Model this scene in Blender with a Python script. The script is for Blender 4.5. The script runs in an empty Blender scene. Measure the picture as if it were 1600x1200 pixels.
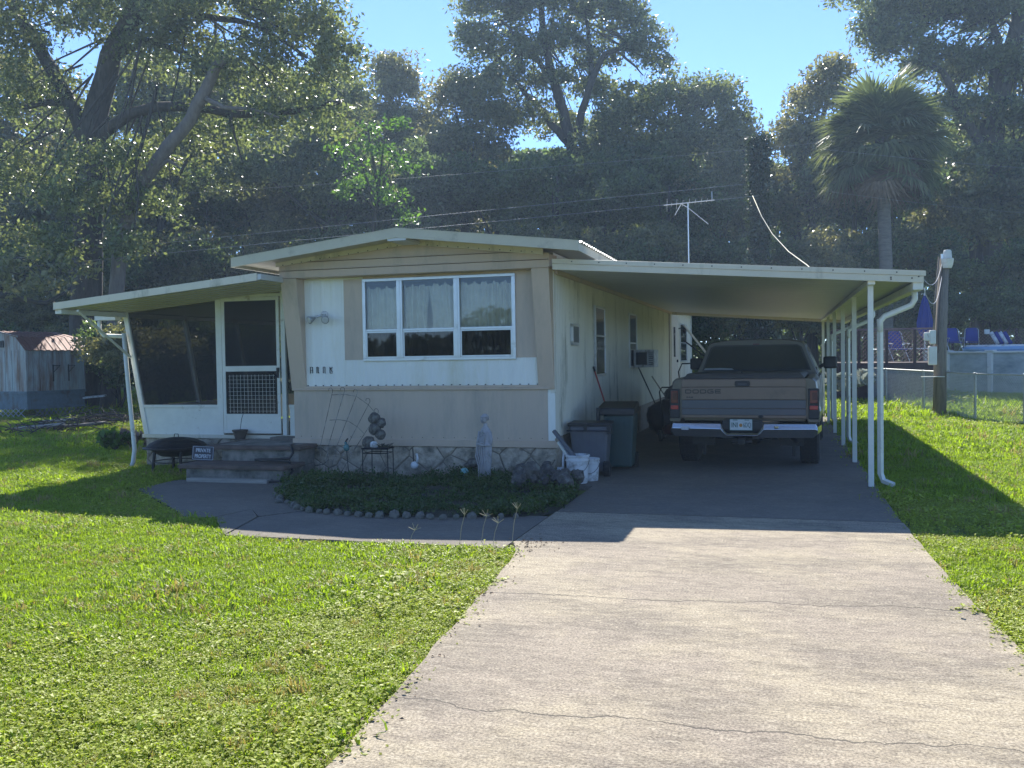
import bpy, math, random
import numpy as np
from mathutils import Vector, Matrix
S = bpy.context.scene
COL = S.collection
PI = math.pi
R = random.Random(7)
# ---------------------------------------------------------------- camera
CF = 1450.0
YAW, PITCH, ROLL = math.radians(16.164), math.radians(1.7012), math.radians(.8953)
CPOS = Vector((2.784, -11.549, 1.58))
fw = Vector((-math.sin(YAW)*math.cos(PITCH), math.cos(YAW)*math.cos(PITCH), -math.sin(PITCH)))
r0 = Vector((math.cos(YAW), math.sin(YAW), 0)); u0 = r0.cross(fw)
rt = r0*math.cos(ROLL) - u0*math.sin(ROLL); up = u0*math.cos(ROLL) + r0*math.sin(ROLL)
cam = bpy.data.cameras.new('camera'); camo = bpy.data.objects.new('camera', cam); COL.objects.link(camo)
cam.sensor_fit = 'HORIZONTAL'; cam.sensor_width = 36; cam.lens = 36*CF/1600
cam.clip_start = .05; cam.clip_end = 3000
m4 = Matrix((rt, up, -fw)).transposed().to_4x4(); m4.translation = CPOS
camo.matrix_world = m4
S.camera = camo
def ray(x, y): return fw + rt*((x-800)/CF) + up*((600-y)/CF)
def at(x, y, D): return CPOS + ray(x, y)*D
def gp(x, y, z=0.0):
    d = ray(x, y); return CPOS + d*((z-CPOS.z)/d.z)
def yp(x, y, Y):
    d = ray(x, y); return CPOS + d*((Y-CPOS.y)/d.y)
# ---------------------------------------------------------------- light
SX, SY = .33, 1.05
SUN_EL = math.atan(1/math.hypot(SX, SY)); SUN_AZ = math.atan2(-SX, SY)   # azimuth from +Y towards +X
W = bpy.data.worlds.new('World'); S.world = W; W.use_nodes = True
wn = W.node_tree.nodes; wl = W.node_tree.links
bg = wn['Background']; sky = wn.new('ShaderNodeTexSky'); sky.sky_type = 'NISHITA'
sky.sun_disc = False; sky.sun_elevation = SUN_EL; sky.sun_rotation = SUN_AZ
sky.air_density = .55; sky.dust_density = 0; sky.ozone_density = 6.5
wl.new(sky.outputs[0], bg.inputs[0]); bg.inputs[1].default_value = .145
sun = bpy.data.lights.new('sun', 'SUN'); sun.energy = 4.7; sun.angle = math.radians(.5); sun.color = (1, .95, .86)
suno = bpy.data.objects.new('sun', sun); COL.objects.link(suno)
suno.rotation_euler = Vector((-SX, SY, 1)).to_track_quat('Z', 'Y').to_euler(); suno.location = (0, 0, 60)
S.view_settings.view_transform = 'Standard'; S.view_settings.look = 'None'
S.view_settings.exposure = 1.15; S.view_settings.gamma = 1
S.render.engine = 'CYCLES'
S.cycles.max_bounces = 8; S.cycles.transparent_max_bounces = 24
S.cycles.diffuse_bounces = 4; S.cycles.use_denoising = True
# ---------------------------------------------------------------- mesh helper
class M:
    def __init__(s): s.v = []; s.f = []
    def add(s, vs, fs):
        n = len(s.v); s.v += [tuple(v) for v in vs]; s.f += [tuple(i+n for i in f) for f in fs]; return s
    def hexa(s, p):
        return s.add(p, [(0,3,2,1),(4,5,6,7),(0,1,5,4),(1,2,6,5),(2,3,7,6),(3,0,4,7)])
    def box(s, x0, x1, y0, y1, z0, z1):
        return s.hexa([(x0,y0,z0),(x1,y0,z0),(x1,y1,z0),(x0,y1,z0),(x0,y0,z1),(x1,y0,z1),(x1,y1,z1),(x0,y1,z1)])
    def prism(s, poly, axis, a, b):
        n = len(poly)
        def pt(p, t):
            return {'y': (p[0], t, p[1]), 'x': (t, p[0], p[1]), 'z': (p[0], p[1], t)}[axis]
        vs = [pt(p, a) for p in poly] + [pt(p, b) for p in poly]
        fs = [tuple(range(n)), tuple(range(2*n-1, n-1, -1))] + [(i, n+i, n+(i+1) % n, (i+1) % n) for i in range(n)]
        return s.add(vs, fs)
    def tube(s, path, r, n=8, cap=True, sq=False):
        P = [Vector(p) for p in path]; rs = r if isinstance(r, (list, tuple)) else [r]*len(P)
        t0 = (P[1]-P[0]).normalized(); a = Vector((0, 0, 1)) if abs(t0.z) < .9 else Vector((1, 0, 0))
        u = t0.cross(a).normalized(); vs = []
        for i, p in enumerate(P):
            t = (P[min(i+1, len(P)-1)]-P[max(i-1, 0)]).normalized()
            u = (u - t*u.dot(t)).normalized(); w = t.cross(u)
            for k in range(n):
                an = 2*PI*(k+(.5 if sq else 0))/n
                vs.append(p + (u*math.cos(an)+w*math.sin(an))*rs[i])
        fs = [(i*n+k, i*n+(k+1) % n, (i+1)*n+(k+1) % n, (i+1)*n+k) for i in range(len(P)-1) for k in range(n)]
        if cap: fs += [tuple(range(n-1, -1, -1)), tuple(range((len(P)-1)*n, len(P)*n))]
        return s.add(vs, fs)
    def beam(s, p, q, w, h=None):
        h = h or w; p = Vector(p); q = Vector(q); t = (q-p).normalized()
        a = Vector((0, 0, 1)) if abs(t.z) < .95 else Vector((0, 1, 0))
        u = t.cross(a).normalized()*w/2; v = u.normalized().cross(t).normalized()*h/2
        return s.hexa([p-u-v, p+u-v, p+u+v, p-u+v, q-u-v, q+u-v, q+u+v, q-u+v])
    def lathe(s, prof, c=(0, 0, 0), n=20, sx=1, sy=1, close=True):
        vs = []
        for (r, z) in prof:
            for k in range(n):
                an = 2*PI*k/n; vs.append((c[0]+r*sx*math.cos(an), c[1]+r*sy*math.sin(an), c[2]+z))
        fs = [(i*n+k, i*n+(k+1) % n, (i+1)*n+(k+1) % n, (i+1)*n+k) for i in range(len(prof)-1) for k in range(n)]
        if close: fs += [tuple(range(n-1, -1, -1)), tuple(range((len(prof)-1)*n, len(prof)*n))]
        return s.add(vs, fs)
    def ell(s, c, r, nu=10, nv=7, noise=0, rnd=None):
        rr = rnd or R; vs = [(c[0], c[1], c[2]-r[2])]
        for j in range(1, nv):
            th = PI*j/nv-PI/2
            for k in range(nu):
                an = 2*PI*k/nu; q = 1+noise*rr.uniform(-1, 1)
                vs.append((c[0]+r[0]*q*math.cos(th)*math.cos(an), c[1]+r[1]*q*math.cos(th)*math.sin(an), c[2]+r[2]*q*math.sin(th)))
        vs.append((c[0], c[1], c[2]+r[2])); L = len(vs)-1
        fs = [(0, 1+(k+1) % nu, 1+k) for k in range(nu)]
        fs += [(1+j*nu+k, 1+j*nu+(k+1) % nu, 1+(j+1)*nu+(k+1) % nu, 1+(j+1)*nu+k) for j in range(nv-2) for k in range(nu)]
        fs += [(1+(nv-2)*nu+k, 1+(nv-2)*nu+(k+1) % nu, L) for k in range(nu)]
        return s.add(vs, fs)
    def frame(s, x0, x1, z0, z1, w, y0, y1):      # rectangular frame in the XZ plane
        s.box(x0, x1, y0, y1, z0, z0+w); s.box(x0, x1, y0, y1, z1-w, z1)
        s.box(x0, x0+w, y0, y1, z0+w, z1-w); s.box(x1-w, x1, y0, y1, z0+w, z1-w); return s
    def framex(s, y0, y1, z0, z1, w, x0, x1):     # the same in the YZ plane
        s.box(x0, x1, y0, y1, z0, z0+w); s.box(x0, x1, y0, y1, z1-w, z1)
        s.box(x0, x1, y0, y0+w, z0+w, z1-w); s.box(x0, x1, y1-w, y1, z0+w, z1-w); return s
    def mesh(s, name, m, smooth=False):
        me = bpy.data.meshes.new(name); me.from_pydata(s.v, [], s.f); me.update()
        if smooth: me.shade_smooth()
        if m: me.materials.append(m)
        return me
    def build(s, name, m, parent=None, smooth=False, bevel=0, label=None, kind=None):
        o = bpy.data.objects.new(name, s.mesh(name, m, smooth)); COL.objects.link(o)
        if parent: o.parent = parent
        if bevel:
            b = o.modifiers.new('bevel', 'BEVEL'); b.width = bevel; b.segments = 2; b.limit_method = 'ANGLE'; b.harden_normals = False
        if smooth == 'auto': pass
        if label: o['label'] = label
        if kind: o['kind'] = kind
        return o
def thing(name, label, cat, loc=(0, 0, 0), rz=0, group=None, kind=None):
    o = bpy.data.objects.new(name, None); COL.objects.link(o); o.location = loc; o.rotation_euler = (0, 0, rz)
    o.empty_display_size = .1
    if label: o['label'] = label
    if cat: o['category'] = cat
    if group: o['group'] = group
    if kind: o['kind'] = kind
    return o
def tag(o, label, cat, group=None):
    o['label'] = label; o['category'] = cat
    if group: o['group'] = group
    return o
def struct(o): o['kind'] = 'structure'; return o
def dup(root, loc=None, rz=None, label=None):
    def rec(o, par):
        c = o.copy(); COL.objects.link(c)
        if par: c.parent = par
        for ch in [k for k in o.children]: rec(ch, c)
        return c
    c = rec(root, None)
    if loc is not None: c.location = loc
    if rz is not None: c.rotation_euler[2] = rz
    if label: c['label'] = label
    return c
# ---------------------------------------------------------------- materials
def mat(name, col, rough=.7, metal=0, var=.12, scale=6, bump=0, bscale=40, dirt=None, damt=.4, dscale=2.5, spec=.5, stretch=(1, 1, 1), trans=0, tcol=None, coat=0, isl=0):
    m = bpy.data.materials.new(name); m.use_nodes = True; nt = m.node_tree; N = nt.nodes; L = nt.links
    b = N['Principled BSDF']; b.inputs['Roughness'].default_value = rough; b.inputs['Metallic'].default_value = metal
    b.inputs['Specular IOR Level'].default_value = spec; b.inputs['Coat Weight'].default_value = coat
    tc = N.new('ShaderNodeTexCoord'); mp = N.new('ShaderNodeMapping'); mp.inputs['Scale'].default_value = stretch
    L.new(tc.outputs['Object'], mp.inputs[0])
    n1 = N.new('ShaderNodeTexNoise'); n1.inputs['Scale'].default_value = scale; n1.inputs['Detail'].default_value = 5; n1.inputs['Roughness'].default_value = .65
    L.new(mp.outputs[0], n1.inputs['Vector'])
    mr = N.new('ShaderNodeMapRange'); mr.inputs[1].default_value = .3; mr.inputs[2].default_value = .7
    mr.inputs[3].default_value = 1-var; mr.inputs[4].default_value = 1+var; L.new(n1.outputs[0], mr.inputs[0])
    mul = N.new('ShaderNodeMix'); mul.data_type = 'RGBA'; mul.blend_type = 'MULTIPLY'; mul.inputs[0].default_value = 1
    mul.inputs[6].default_value = (*col, 1); L.new(mr.outputs[0], mul.inputs[7]); out = mul.outputs[2]
    if isl:
        g = N.new('ShaderNodeNewGeometry'); r2 = N.new('ShaderNodeMapRange'); r2.inputs[3].default_value = 1-isl; r2.inputs[4].default_value = 1+isl
        L.new(g.outputs['Random Per Island'], r2.inputs[0])
        m3 = N.new('ShaderNodeMix'); m3.data_type = 'RGBA'; m3.blend_type = 'MULTIPLY'; m3.inputs[0].default_value = 1
        L.new(out, m3.inputs[6]); L.new(r2.outputs[0], m3.inputs[7]); out = m3.outputs[2]
    if dirt:
        n2 = N.new('ShaderNodeTexNoise'); n2.inputs['Scale'].default_value = dscale; n2.inputs['Detail'].default_value = 8; n2.inputs['Roughness'].default_value = .7
        L.new(mp.outputs[0], n2.inputs['Vector']); r3 = N.new('ShaderNodeMapRange'); r3.inputs[1].default_value = .62-damt*.35; r3.inputs[2].default_value = .72-damt*.1
        L.new(n2.outputs[0], r3.inputs[0]); m2 = N.new('ShaderNodeMix'); m2.data_type = 'RGBA'; L.new(r3.outputs[0], m2.inputs[0])
        L.new(out, m2.inputs[6]); m2.inputs[7].default_value = (*dirt, 1); out = m2.outputs[2]
    L.new(out, b.inputs['Base Color'])
    if bump:
        n3 = N.new('ShaderNodeTexNoise'); n3.inputs['Scale'].default_value = bscale; n3.inputs['Detail'].default_value = 4; L.new(mp.outputs[0], n3.inputs['Vector'])
        bp = N.new('ShaderNodeBump'); bp.inputs['Strength'].default_value = bump; bp.inputs['Distance'].default_value = .02
        L.new(n3.outputs[0], bp.inputs['Height']); L.new(bp.outputs[0], b.inputs['Normal'])
    if trans:
        t = N.new('ShaderNodeBsdfTranslucent'); mx = N.new('ShaderNodeMixShader'); mx.inputs[0].default_value = trans
        if tcol:
            hs = N.new('ShaderNodeMix'); hs.data_type = 'RGBA'; hs.blend_type = 'MULTIPLY'; hs.inputs[0].default_value = 1
            L.new(out, hs.inputs[6]); hs.inputs[7].default_value = (*tcol, 1); L.new(hs.outputs[2], t.inputs[0])
        else: L.new(out, t.inputs[0])
        L.new(b.outputs[0], mx.inputs[1]); L.new(t.outputs[0], mx.inputs[2]); L.new(mx.outputs[0], N['Material Output'].inputs[0])
    return m
def glass(name, tint, gl=.12, dark=.0, rough=.02):
    m = bpy.data.materials.new(name); m.use_nodes = True; nt = m.node_tree; N = nt.nodes; L = nt.links; N.remove(N['Principled BSDF'])
    t = N.new('ShaderNodeBsdfTransparent'); t.inputs[0].default_value = (*tint, 1)
    g = N.new('ShaderNodeBsdfGlossy'); g.inputs['Roughness'].default_value = rough
    fr = N.new('ShaderNodeFresnel'); fr.inputs[0].default_value = 1.5
    ad = N.new('ShaderNodeMath'); ad.inputs[1].default_value = gl; L.new(fr.outputs[0], ad.inputs[0])
    mx = N.new('ShaderNodeMixShader'); L.new(ad.outputs[0], mx.inputs[0]); L.new(t.outputs[0], mx.inputs[1]); L.new(g.outputs[0], mx.inputs[2])
    L.new(mx.outputs[0], N['Material Output'].inputs[0]); return m
def screenmat(name, col, opac):
    m = bpy.data.materials.new(name); m.use_nodes = True; nt = m.node_tree; N = nt.nodes; L = nt.links
    b = N['Principled BSDF']; b.inputs['Base Color'].default_value = (*col, 1); b.inputs['Roughness'].default_value = .6; b.inputs['Specular IOR Level'].default_value = .2
    t = N.new('ShaderNodeBsdfTransparent'); mx = N.new('ShaderNodeMixShader'); mx.inputs[0].default_value = opac
    L.new(t.outputs[0], mx.inputs[1]); L.new(b.outputs[0], mx.inputs[2]); L.new(mx.outputs[0], N['Material Output'].inputs[0]); return m
CREAM = mat('cream_paint', (.64, .58, .45), .45, var=.06, scale=3, dirt=(.36, .33, .24), damt=.18, dscale=3, stretch=(1, 1, .35))
WHITE = mat('white_siding', (.80, .80, .72), .45, var=.07, scale=4, dirt=(.66, .64, .50), damt=.4, dscale=2, stretch=(1, 1, .25))
TAN = mat('tan_paint', (.56, .43, .31), .55, var=.06, scale=3, dirt=(.42, .34, .25), damt=.4, dscale=3, stretch=(1, 1, .3))
TAN2 = mat('beige_siding', (.54, .43, .32), .5, var=.05, scale=2, dirt=(.42, .35, .27), damt=.4, dscale=2.6, stretch=(1, 1, .25))
SIDE = mat('ribbed_siding', (.68, .65, .53), .45, var=.07, scale=2, dirt=(.3, .29, .21), damt=.2, stretch=(1, 1, .2))
STONE = mat('skirting_stone', (.44, .37, .28), .85, var=.3, scale=9, bump=.9, bscale=22, dirt=(.12, .11, .08), damt=.45, dscale=5, isl=.0)
MORTAR = mat('mortar', (.20, .17, .13), .9, var=.2, bump=.4)
ALU = mat('aluminium', (.62, .64, .64), .35, .6, var=.06, dirt=(.35, .34, .3), damt=.15)
WALU = mat('white_aluminium', (.70, .70, .63), .45, 0, var=.06, dirt=(.38, .33, .24), damt=.05, dscale=5)
ROOFM = mat('roof_metal', (.42, .42, .40), .45, .3, var=.12, scale=3)
FASC = mat('fascia_paint', (.50, .46, .34), .5, var=.06, scale=4, dirt=(.3, .27, .2), damt=.2)
SOFF = mat('soffit_metal', (.56, .57, .545), .4, 0, var=.05)
SCREEN = screenmat('screen_mesh', (.008, .010, .014), .66)
GLASS = glass('window_glass', (.95, .97, .97), -.005)
DGLASS = glass('screened_glass', (.22, .26, .33), .0)
CURT = mat('curtain_cloth', (.74, .70, .54), .9, var=.1, scale=8, trans=.3)
DARK = mat('dark_interior', (.02, .02, .02), .9)
BLACK = mat('black_plastic', (.015, .015, .017), .45, var=.2)
BLKM = mat('black_metal', (.02, .02, .022), .5, .5, var=.3, dirt=(.08, .04, .025), damt=.2)
CONC = mat('step_concrete', (.24, .22, .19), .9, var=.25, bump=.5, dirt=(.07, .075, .06), damt=.5, dscale=4)
BRICK = mat('red_tread_edge', (.13, .09, .072), .85, var=.3, bump=.5, dirt=(.08, .07, .05), damt=.4)
WOODG = mat('grey_wood', (.20, .17, .135), .9, var=.3, scale=10, bump=.7, bscale=30, stretch=(6, 6, .6), dirt=(.08, .08, .06), damt=.3)
WOODL = mat('weathered_board', (.34, .31, .26), .85, var=.2, scale=8, bump=.3, stretch=(.5, 3, 3))
CHROME = mat('chrome', (.54, .54, .54), .2, 1, var=.05)
GREYP = mat('grey_plastic', (.11, .115, .13), .5, var=.1)
GREENP = mat('green_plastic', (.03, .065, .062), .5, var=.1)
WHITEP = mat('white_plastic', (.62, .63, .63), .5, var=.08, dirt=(.22, .2, .17), damt=.35, dscale=9)
REDP = mat('red_paint', (.35, .03, .03), .5)
BARK = mat('bark', (.06, .05, .04), .95, var=.45, scale=5, bump=1, bscale=9, stretch=(2.5, 2.5, .5), dirt=(.11, .11, .09), damt=.25, dscale=1.4)
BARKD = mat('dead_bark', (.15, .13, .115), .95, var=.3, scale=4, bump=1, bscale=9, stretch=(2, 2, .5))
# ---------------------------------------------------------------- ground, drive, walk
def concmat(name, base, patch, cracks=(), k_=1.0):
    m = bpy.data.materials.new(name); m.use_nodes = True; nt = m.node_tree; N = nt.nodes; L = nt.links; b = N['Principled BSDF']
    b.inputs['Roughness'].default_value = .88; b.inputs['Specular IOR Level'].default_value = .25
    tc = N.new('ShaderNodeTexCoord'); P = tc.outputs['Object']
    def noise(s, d=6, r=.6, stretch=None):
        n = N.new('ShaderNodeTexNoise'); n.inputs['Scale'].default_value = s; n.inputs['Detail'].default_value = d; n.inputs['Roughness'].default_value = r
        if stretch:
            mp = N.new('ShaderNodeMapping'); mp.inputs['Scale'].default_value = stretch; L.new(P, mp.inputs[0]); L.new(mp.outputs[0], n.inputs['Vector'])
        else: L.new(P, n.inputs['Vector'])
        return n.outputs[0]
    def rng(x, a, bb, c, d):
        n = N.new('ShaderNodeMapRange'); n.inputs[1].default_value = a; n.inputs[2].default_value = bb; n.inputs[3].default_value = c; n.inputs[4].default_value = d
        L.new(x, n.inputs[0]); return n.outputs[0]
    def mix(a, bb, f, mode='MIX'):
        n = N.new('ShaderNodeMix'); n.data_type = 'RGBA'; n.blend_type = mode
        if isinstance(f, float): n.inputs[0].default_value = f
        else: L.new(f, n.inputs[0])
        for s, v in ((6, a), (7, bb)):
            if isinstance(v, tuple): n.inputs[s].default_value = (*v, 1)
            else: L.new(v, n.inputs[s])
        return n.outputs[2]
    c = mix(base, patch, rng(noise(.9, 6, .62), .44, .58, 0, .9))
    c = mix(c, (.145, .125, .10), rng(noise(1.3, 10, .72, (.55, 1.5, 1)), .46, .60, 0, .5+.12*k_))
    c = mix(c, (.12, .10, .078), rng(noise(9, 10, .85, (.5, 1.3, 1)), .48, .60, 0, .58*k_))
    c = mix(c, (.45, .395, .30), rng(noise(16, 10, .85, (.7, 1.4, 1)), .50, .62, 0, .62*k_))
    c = mix(c, (1, 1, 1), 1.0, 'MULTIPLY')
    sp = noise(75, 3, .8); n = N.new('ShaderNodeMix'); n.data_type = 'RGBA'; n.blend_type = 'MULTIPLY'; n.inputs[0].default_value = 1
    L.new(c, n.inputs[6]); L.new(rng(sp, .36, .64, 1-.5*k_, 1+.45*k_), n.inputs[7]); c = n.outputs[2]
    sx = N.new('ShaderNodeSeparateXYZ'); L.new(P, sx.inputs[0])
    h = None
    for (y0, sl, ph, w) in cracks:
        nx = N.new('ShaderNodeCombineXYZ'); L.new(sx.outputs[0], nx.inputs[0]); nx.inputs[1].default_value = ph
        a1 = N.new('ShaderNodeTexNoise'); a1.inputs['Scale'].default_value = 2.1; a1.inputs['Detail'].default_value = 8; a1.inputs['Roughness'].default_value = .62; L.new(nx.outputs[0], a1.inputs['Vector'])
        def ma(op, x, y):
            k = N.new('ShaderNodeMath'); k.operation = op
            for i, v in enumerate((x, y)):
                if v is None: continue
                if isinstance(v, (int, float)): k.inputs[i].default_value = v
                else: L.new(v, k.inputs[i])
            return k.outputs[0]
        yy = ma('ADD', ma('MULTIPLY', ma('SUBTRACT', a1.outputs[0], .5), .34), ma('ADD', ma('MULTIPLY', sx.outputs[0], sl), y0))
        d = ma('ABSOLUTE', ma('SUBTRACT', sx.outputs[1], yy), None)
        wob = ma('MULTIPLY', noise(3.1, 2), w*2.0)
        f = ma('LESS_THAN', d, wob)
        c = mix(c, (.05, .045, .04), ma('MULTIPLY', f, .8)); h = f if h is None else ma('MAXIMUM', h, f)
    L.new(c, b.inputs['Base Color'])
    bp = N.new('ShaderNodeBump'); bp.inputs['Strength'].default_value = .35; bp.inputs['Distance'].default_value = .01
    L.new(noise(60, 4, .7), bp.inputs['Height']); L.new(bp.outputs[0], b.inputs['Normal'])
    return m
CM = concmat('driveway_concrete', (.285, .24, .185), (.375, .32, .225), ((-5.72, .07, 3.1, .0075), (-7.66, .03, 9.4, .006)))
CM_SHADE = concmat('shade_darkened_concrete', (.155, .14, .12), (.19, .17, .14), (), .35)  # albedo lowered to paint in shade on the walk and carport floor
GRD = mat('lawn_soil', (.13, .17, .035), .95, var=.35, scale=5, bump=.6, bscale=60, dirt=(.10, .085, .045), damt=.3, dscale=1.3)
SOIL = mat('bed_soil', (.035, .035, .022), .95, var=.4, bump=.8, bscale=40)
def wav(pts, amp, step=.16, seed=1):
    rr = random.Random(seed); out = []
    for a, b in zip(pts, pts[1:]):
        n = max(1, int(math.dist(a, b)/step))
        for i in range(n):
            t = i/n; out.append((a[0]+(b[0]-a[0])*t+rr.uniform(-amp, amp), a[1]+(b[1]-a[1])*t+rr.uniform(-amp, amp)))
    out.append(pts[-1]); return out
g = M(); nx, ny = 60, 60
xs = np.concatenate([np.linspace(-900, -60, 8), np.linspace(-50, 60, 56), np.linspace(80, 900, 8)]); ys = np.concatenate([np.linspace(-300, -30, 6), np.linspace(-25, 70, 48), np.linspace(80, 1500, 10)])
vs = [(x, y, -.035+(.03*math.sin(x*.9)*math.cos(y*.7) if abs(x+8) > 12.6 or y > 15 else 0)*.5-.015) for y in ys for x in xs]; w_ = len(xs)
g.add(vs, [(j*w_+i, j*w_+i+1, (j+1)*w_+i+1, (j+1)*w_+i) for j in range(len(ys)-1) for i in range(w_-1)])
struct(g.build('ground', GRD, smooth=True))
drive = thing('driveway', None, None, kind='structure')
DR_L = [(1.35, -16), (1.12, -9.5), (1.07, -8.3), (1.02, -7.5), (.92, -6.5), (.83, -5.3), (.72, -4.35), (.585, -4.0)]
DR_R = [(3.86, -2.43), (3.87, -3.7), (3.92, -5.1), (3.99, -6.3), (4.1, -8), (4.4, -16)]
polyA = wav(DR_L, .012)+[(.585, -2.43)]+wav(DR_R, .010, seed=3)
M().prism(polyA, 'z', -.12, 0).build('slab', CM, drive)
M().prism([(.60, -2.415), (.60, -.6), (0.02, -.6), (0.02, 19), (3.9, 19), (3.84, -1.4), (3.84, -2.415)], 'z', -.12, .004).build('slab', CM_SHADE, drive)
walk = thing('walkway', None, None, kind='structure')
M().prism([(.570, -4.24)]+wav([(.2, -4.23), (-2.07, -4.22)], .008)+[(-2.30, -3.3), (-1.9, -2.7), (.570, -2.7)], 'z', -.11, -.002).build('slab', CM_SHADE, walk)
M().prism([(-2.09, -4.215), (-2.72, -3.42), (-2.62, -2.9), (-2.32, -3.29)], 'z', -.11, .002).build('slab', CM_SHADE, walk)
M().prism([(-2.75, -3.41), (-3.05, -3.46)]+wav([(-3.3, -3.2), (-4.95, -1.75)], .02)+[(-5.0, -.9), (-3.0, -.7), (-2.6, -1.9), (-1.92, -2.68), (-2.32, -3.26), (-2.64, -2.87)], 'z', -.11, -.001).build('slab', CM_SHADE, walk)
BED = [(-2.95, -1.9), (-2.45, -2.5), (-1.95, -2.93), (-1.3, -3.06), (-.4, -3.0), (.38, -2.78), (.62, -2.3), (.55, -1.2), (.35, -.6), (.25, -.05), (-3.3, -.05), (-3.28, -1.2)]
bm = M(); cx, cy = -1.2, -1.4
rings = []
for k, (s, z) in enumerate(((1.0, -.02), (.98, .0), (.9, .02), (.55, .05), (.2, .07))):
    rings.append([(cx+(x-cx)*s, cy+(y-cy)*s, z) for x, y in wav(BED+[BED[0]], .0)[:-1]])
n = len(rings[0]); bm.add([p for r_ in rings for p in r_]+[(cx, cy, .07)], [(k*n+i, k*n+(i+1) % n, (k+1)*n+(i+1) % n, (k+1)*n+i) for k in range(4) for i in range(n)]+[(4*n+i, 4*n+(i+1) % n, 5*n) for i in range(n)])
struct(bm.build('bed_soil', SOIL, smooth=True))
# ---------------------------------------------------------------- mobile home
home = thing('mobile_home', 'tan and white single-wide mobile home with triple front window and shallow gable', 'mobile home')
XL = -3.72
def stones(u0, u1, z0, z1, cu, cz, rr, gap=.012):
    """irregular cells of a faced stone skirting, as 2-D polygons"""
    pts = []; nu = int((u1-u0)/cu); nz = max(1, int(round((z1-z0)/cz)))
    for j in range(-1, nz+1):
        for i in range(-1, nu+2):
            pts.append((u0+(i+.5+(.5 if j % 2 else 0)+rr.uniform(-.3, .3))*cu, z0+(j+.5+rr.uniform(-.28, .28))*(z1-z0)/nz))
    out = []
    for p in pts:
        poly = [(u0, z0), (u1, z0), (u1, z1), (u0, z1)]
        for q in pts:
            if q is p or abs(q[0]-p[0]) > 2.5*cu: continue
            mx, mz, dx, dz = (p[0]+q[0])/2, (p[1]+q[1])/2, q[0]-p[0], q[1]-p[1]; L_ = math.hypot(dx, dz)
            mx -= dx/L_*gap/2; mz -= dz/L_*gap/2; new = []
            for a, b in zip(poly, poly[1:]+poly[:1]):
                da = (a[0]-mx)*dx+(a[1]-mz)*dz; db = (b[0]-mx)*dx+(b[1]-mz)*dz
                if da <= 0: new.append(a)
                if da*db < 0: t = da/(da-db); new.append((a[0]+(b[0]-a[0])*t, a[1]+(b[1]-a[1])*t))
            poly = new
            if len(poly) < 3: break
        if len(poly) < 3: continue
        ar = abs(sum(a[0]*b[1]-b[0]*a[1] for a, b in zip(poly, poly[1:]+poly[:1])))/2
        if ar > .002: out.append(poly)
    return out
def rstone(poly, fmap, rr, d=.02):
    """one rough stone: the outline, an inset rim and a lumpy face"""
    cu = sum(p[0] for p in poly)/len(poly); cz = sum(p[1] for p in poly)/len(poly); m = M(); P = []
    for a, b in zip(poly, poly[1:]+poly[:1]): P += [a, ((a[0]+b[0])/2+rr.uniform(-.006, .006), (a[1]+b[1])/2+rr.uniform(-.006, .006))]
    n = len(P); rg = []
    for s, o in ((1, 0), (.93, .7), (.6, 1)):
        rg += [fmap(cu+(p[0]-cu)*s, cz+(p[1]-cz)*s, d*(o+(rr.uniform(-.35, .35) if o else 0))) for p in P]
    rg.append(fmap(cu, cz, d*rr.uniform(.7, 1.3)))
    m.add(rg, [(k*n+i, k*n+(i+1) % n, (k+1)*n+(i+1) % n, (k+1)*n+i) for k in range(2) for i in range(n)]+[(2*n+i, 2*n+(i+1) % n, 3*n) for i in range(n)])
    return m
sk = M(); sk.box(XL, 0, -.012, .05, -.05, .40); sk.box(-.05, 0.001, .05, 18.7, -.05, .53)
sko = sk.build('skirting', MORTAR, home)
rs = random.Random(5)
for poly in stones(XL, .02, -.02, .398, .52, .22, rs): rstone(poly, lambda u, z, d: (u, -.014-d, z), rs, .018).build('stone', STONE, sko)
for poly in stones(-.02, 7.6, -.02, .525, .55, .26, rs): rstone(poly, lambda u, z, d: (.003+d*.7, u, z), rs, .016).build('stone', STONE, sko)
M().box(XL-.015, .02, -.045, -.0, .402, .49).box(.02, .05, -.045, .12, .402, .475).build('base_board', TAN, home, bevel=.004)
# lower siding with faint ribs
def ribbed(x0, x1, z0, z1, y, pitch, dep, ax='x', face=-1):
    m = M(); vs = []; xs = []; x = x0
    while x < x1-1e-4:
        for t, d in ((0, 0), (.62, 0), (.72, 1), (.9, 1)):
            xx = min(x+t*pitch, x1); xs.append((xx, d*dep))
        x += pitch
    xs.append((x1, 0))
    for (xx, d) in xs:
        for z in (z0, z1): vs.append((xx, y+face*d, z) if ax == 'x' else (y+face*d, xx, z))
    fs = [(2*i, 2*i+2, 2*i+3, 2*i+1) for i in range(len(xs)-1)]
    return m.add(vs, fs)
ribbed(XL, -.085, .49, 1.152, -.006, .21, .003).build('lower_siding', TAN2, home)
M().box(-.085, .012, -.012, 0, .492, 1.10).build('corner_strip', WHITE, home, bevel=.002)
led = M().box(XL-.01, -.05, -.035, 0, 1.152, 1.178).box(XL, -.06, -.02, 0, 1.178, 1.21)
led.build('ledge_trim', TAN, home, bevel=.004)
ribbed(-3.55, -2.93, 1.21, 2.66, -.004, .16, .004).build('upper_siding', WHITE, home)
ribbed(-2.93, -.20, 1.21, 1.565, -.004, .16, .004).build('upper_siding', WHITE, home)
M().box(-2.93, -2.64, -.008, 0, 1.565, 2.66).build('window_side_panel', TAN2, home)
M().box(-.50, -.20, -.008, 0, 1.565, 2.69).build('window_side_panel', TAN2, home)
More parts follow.
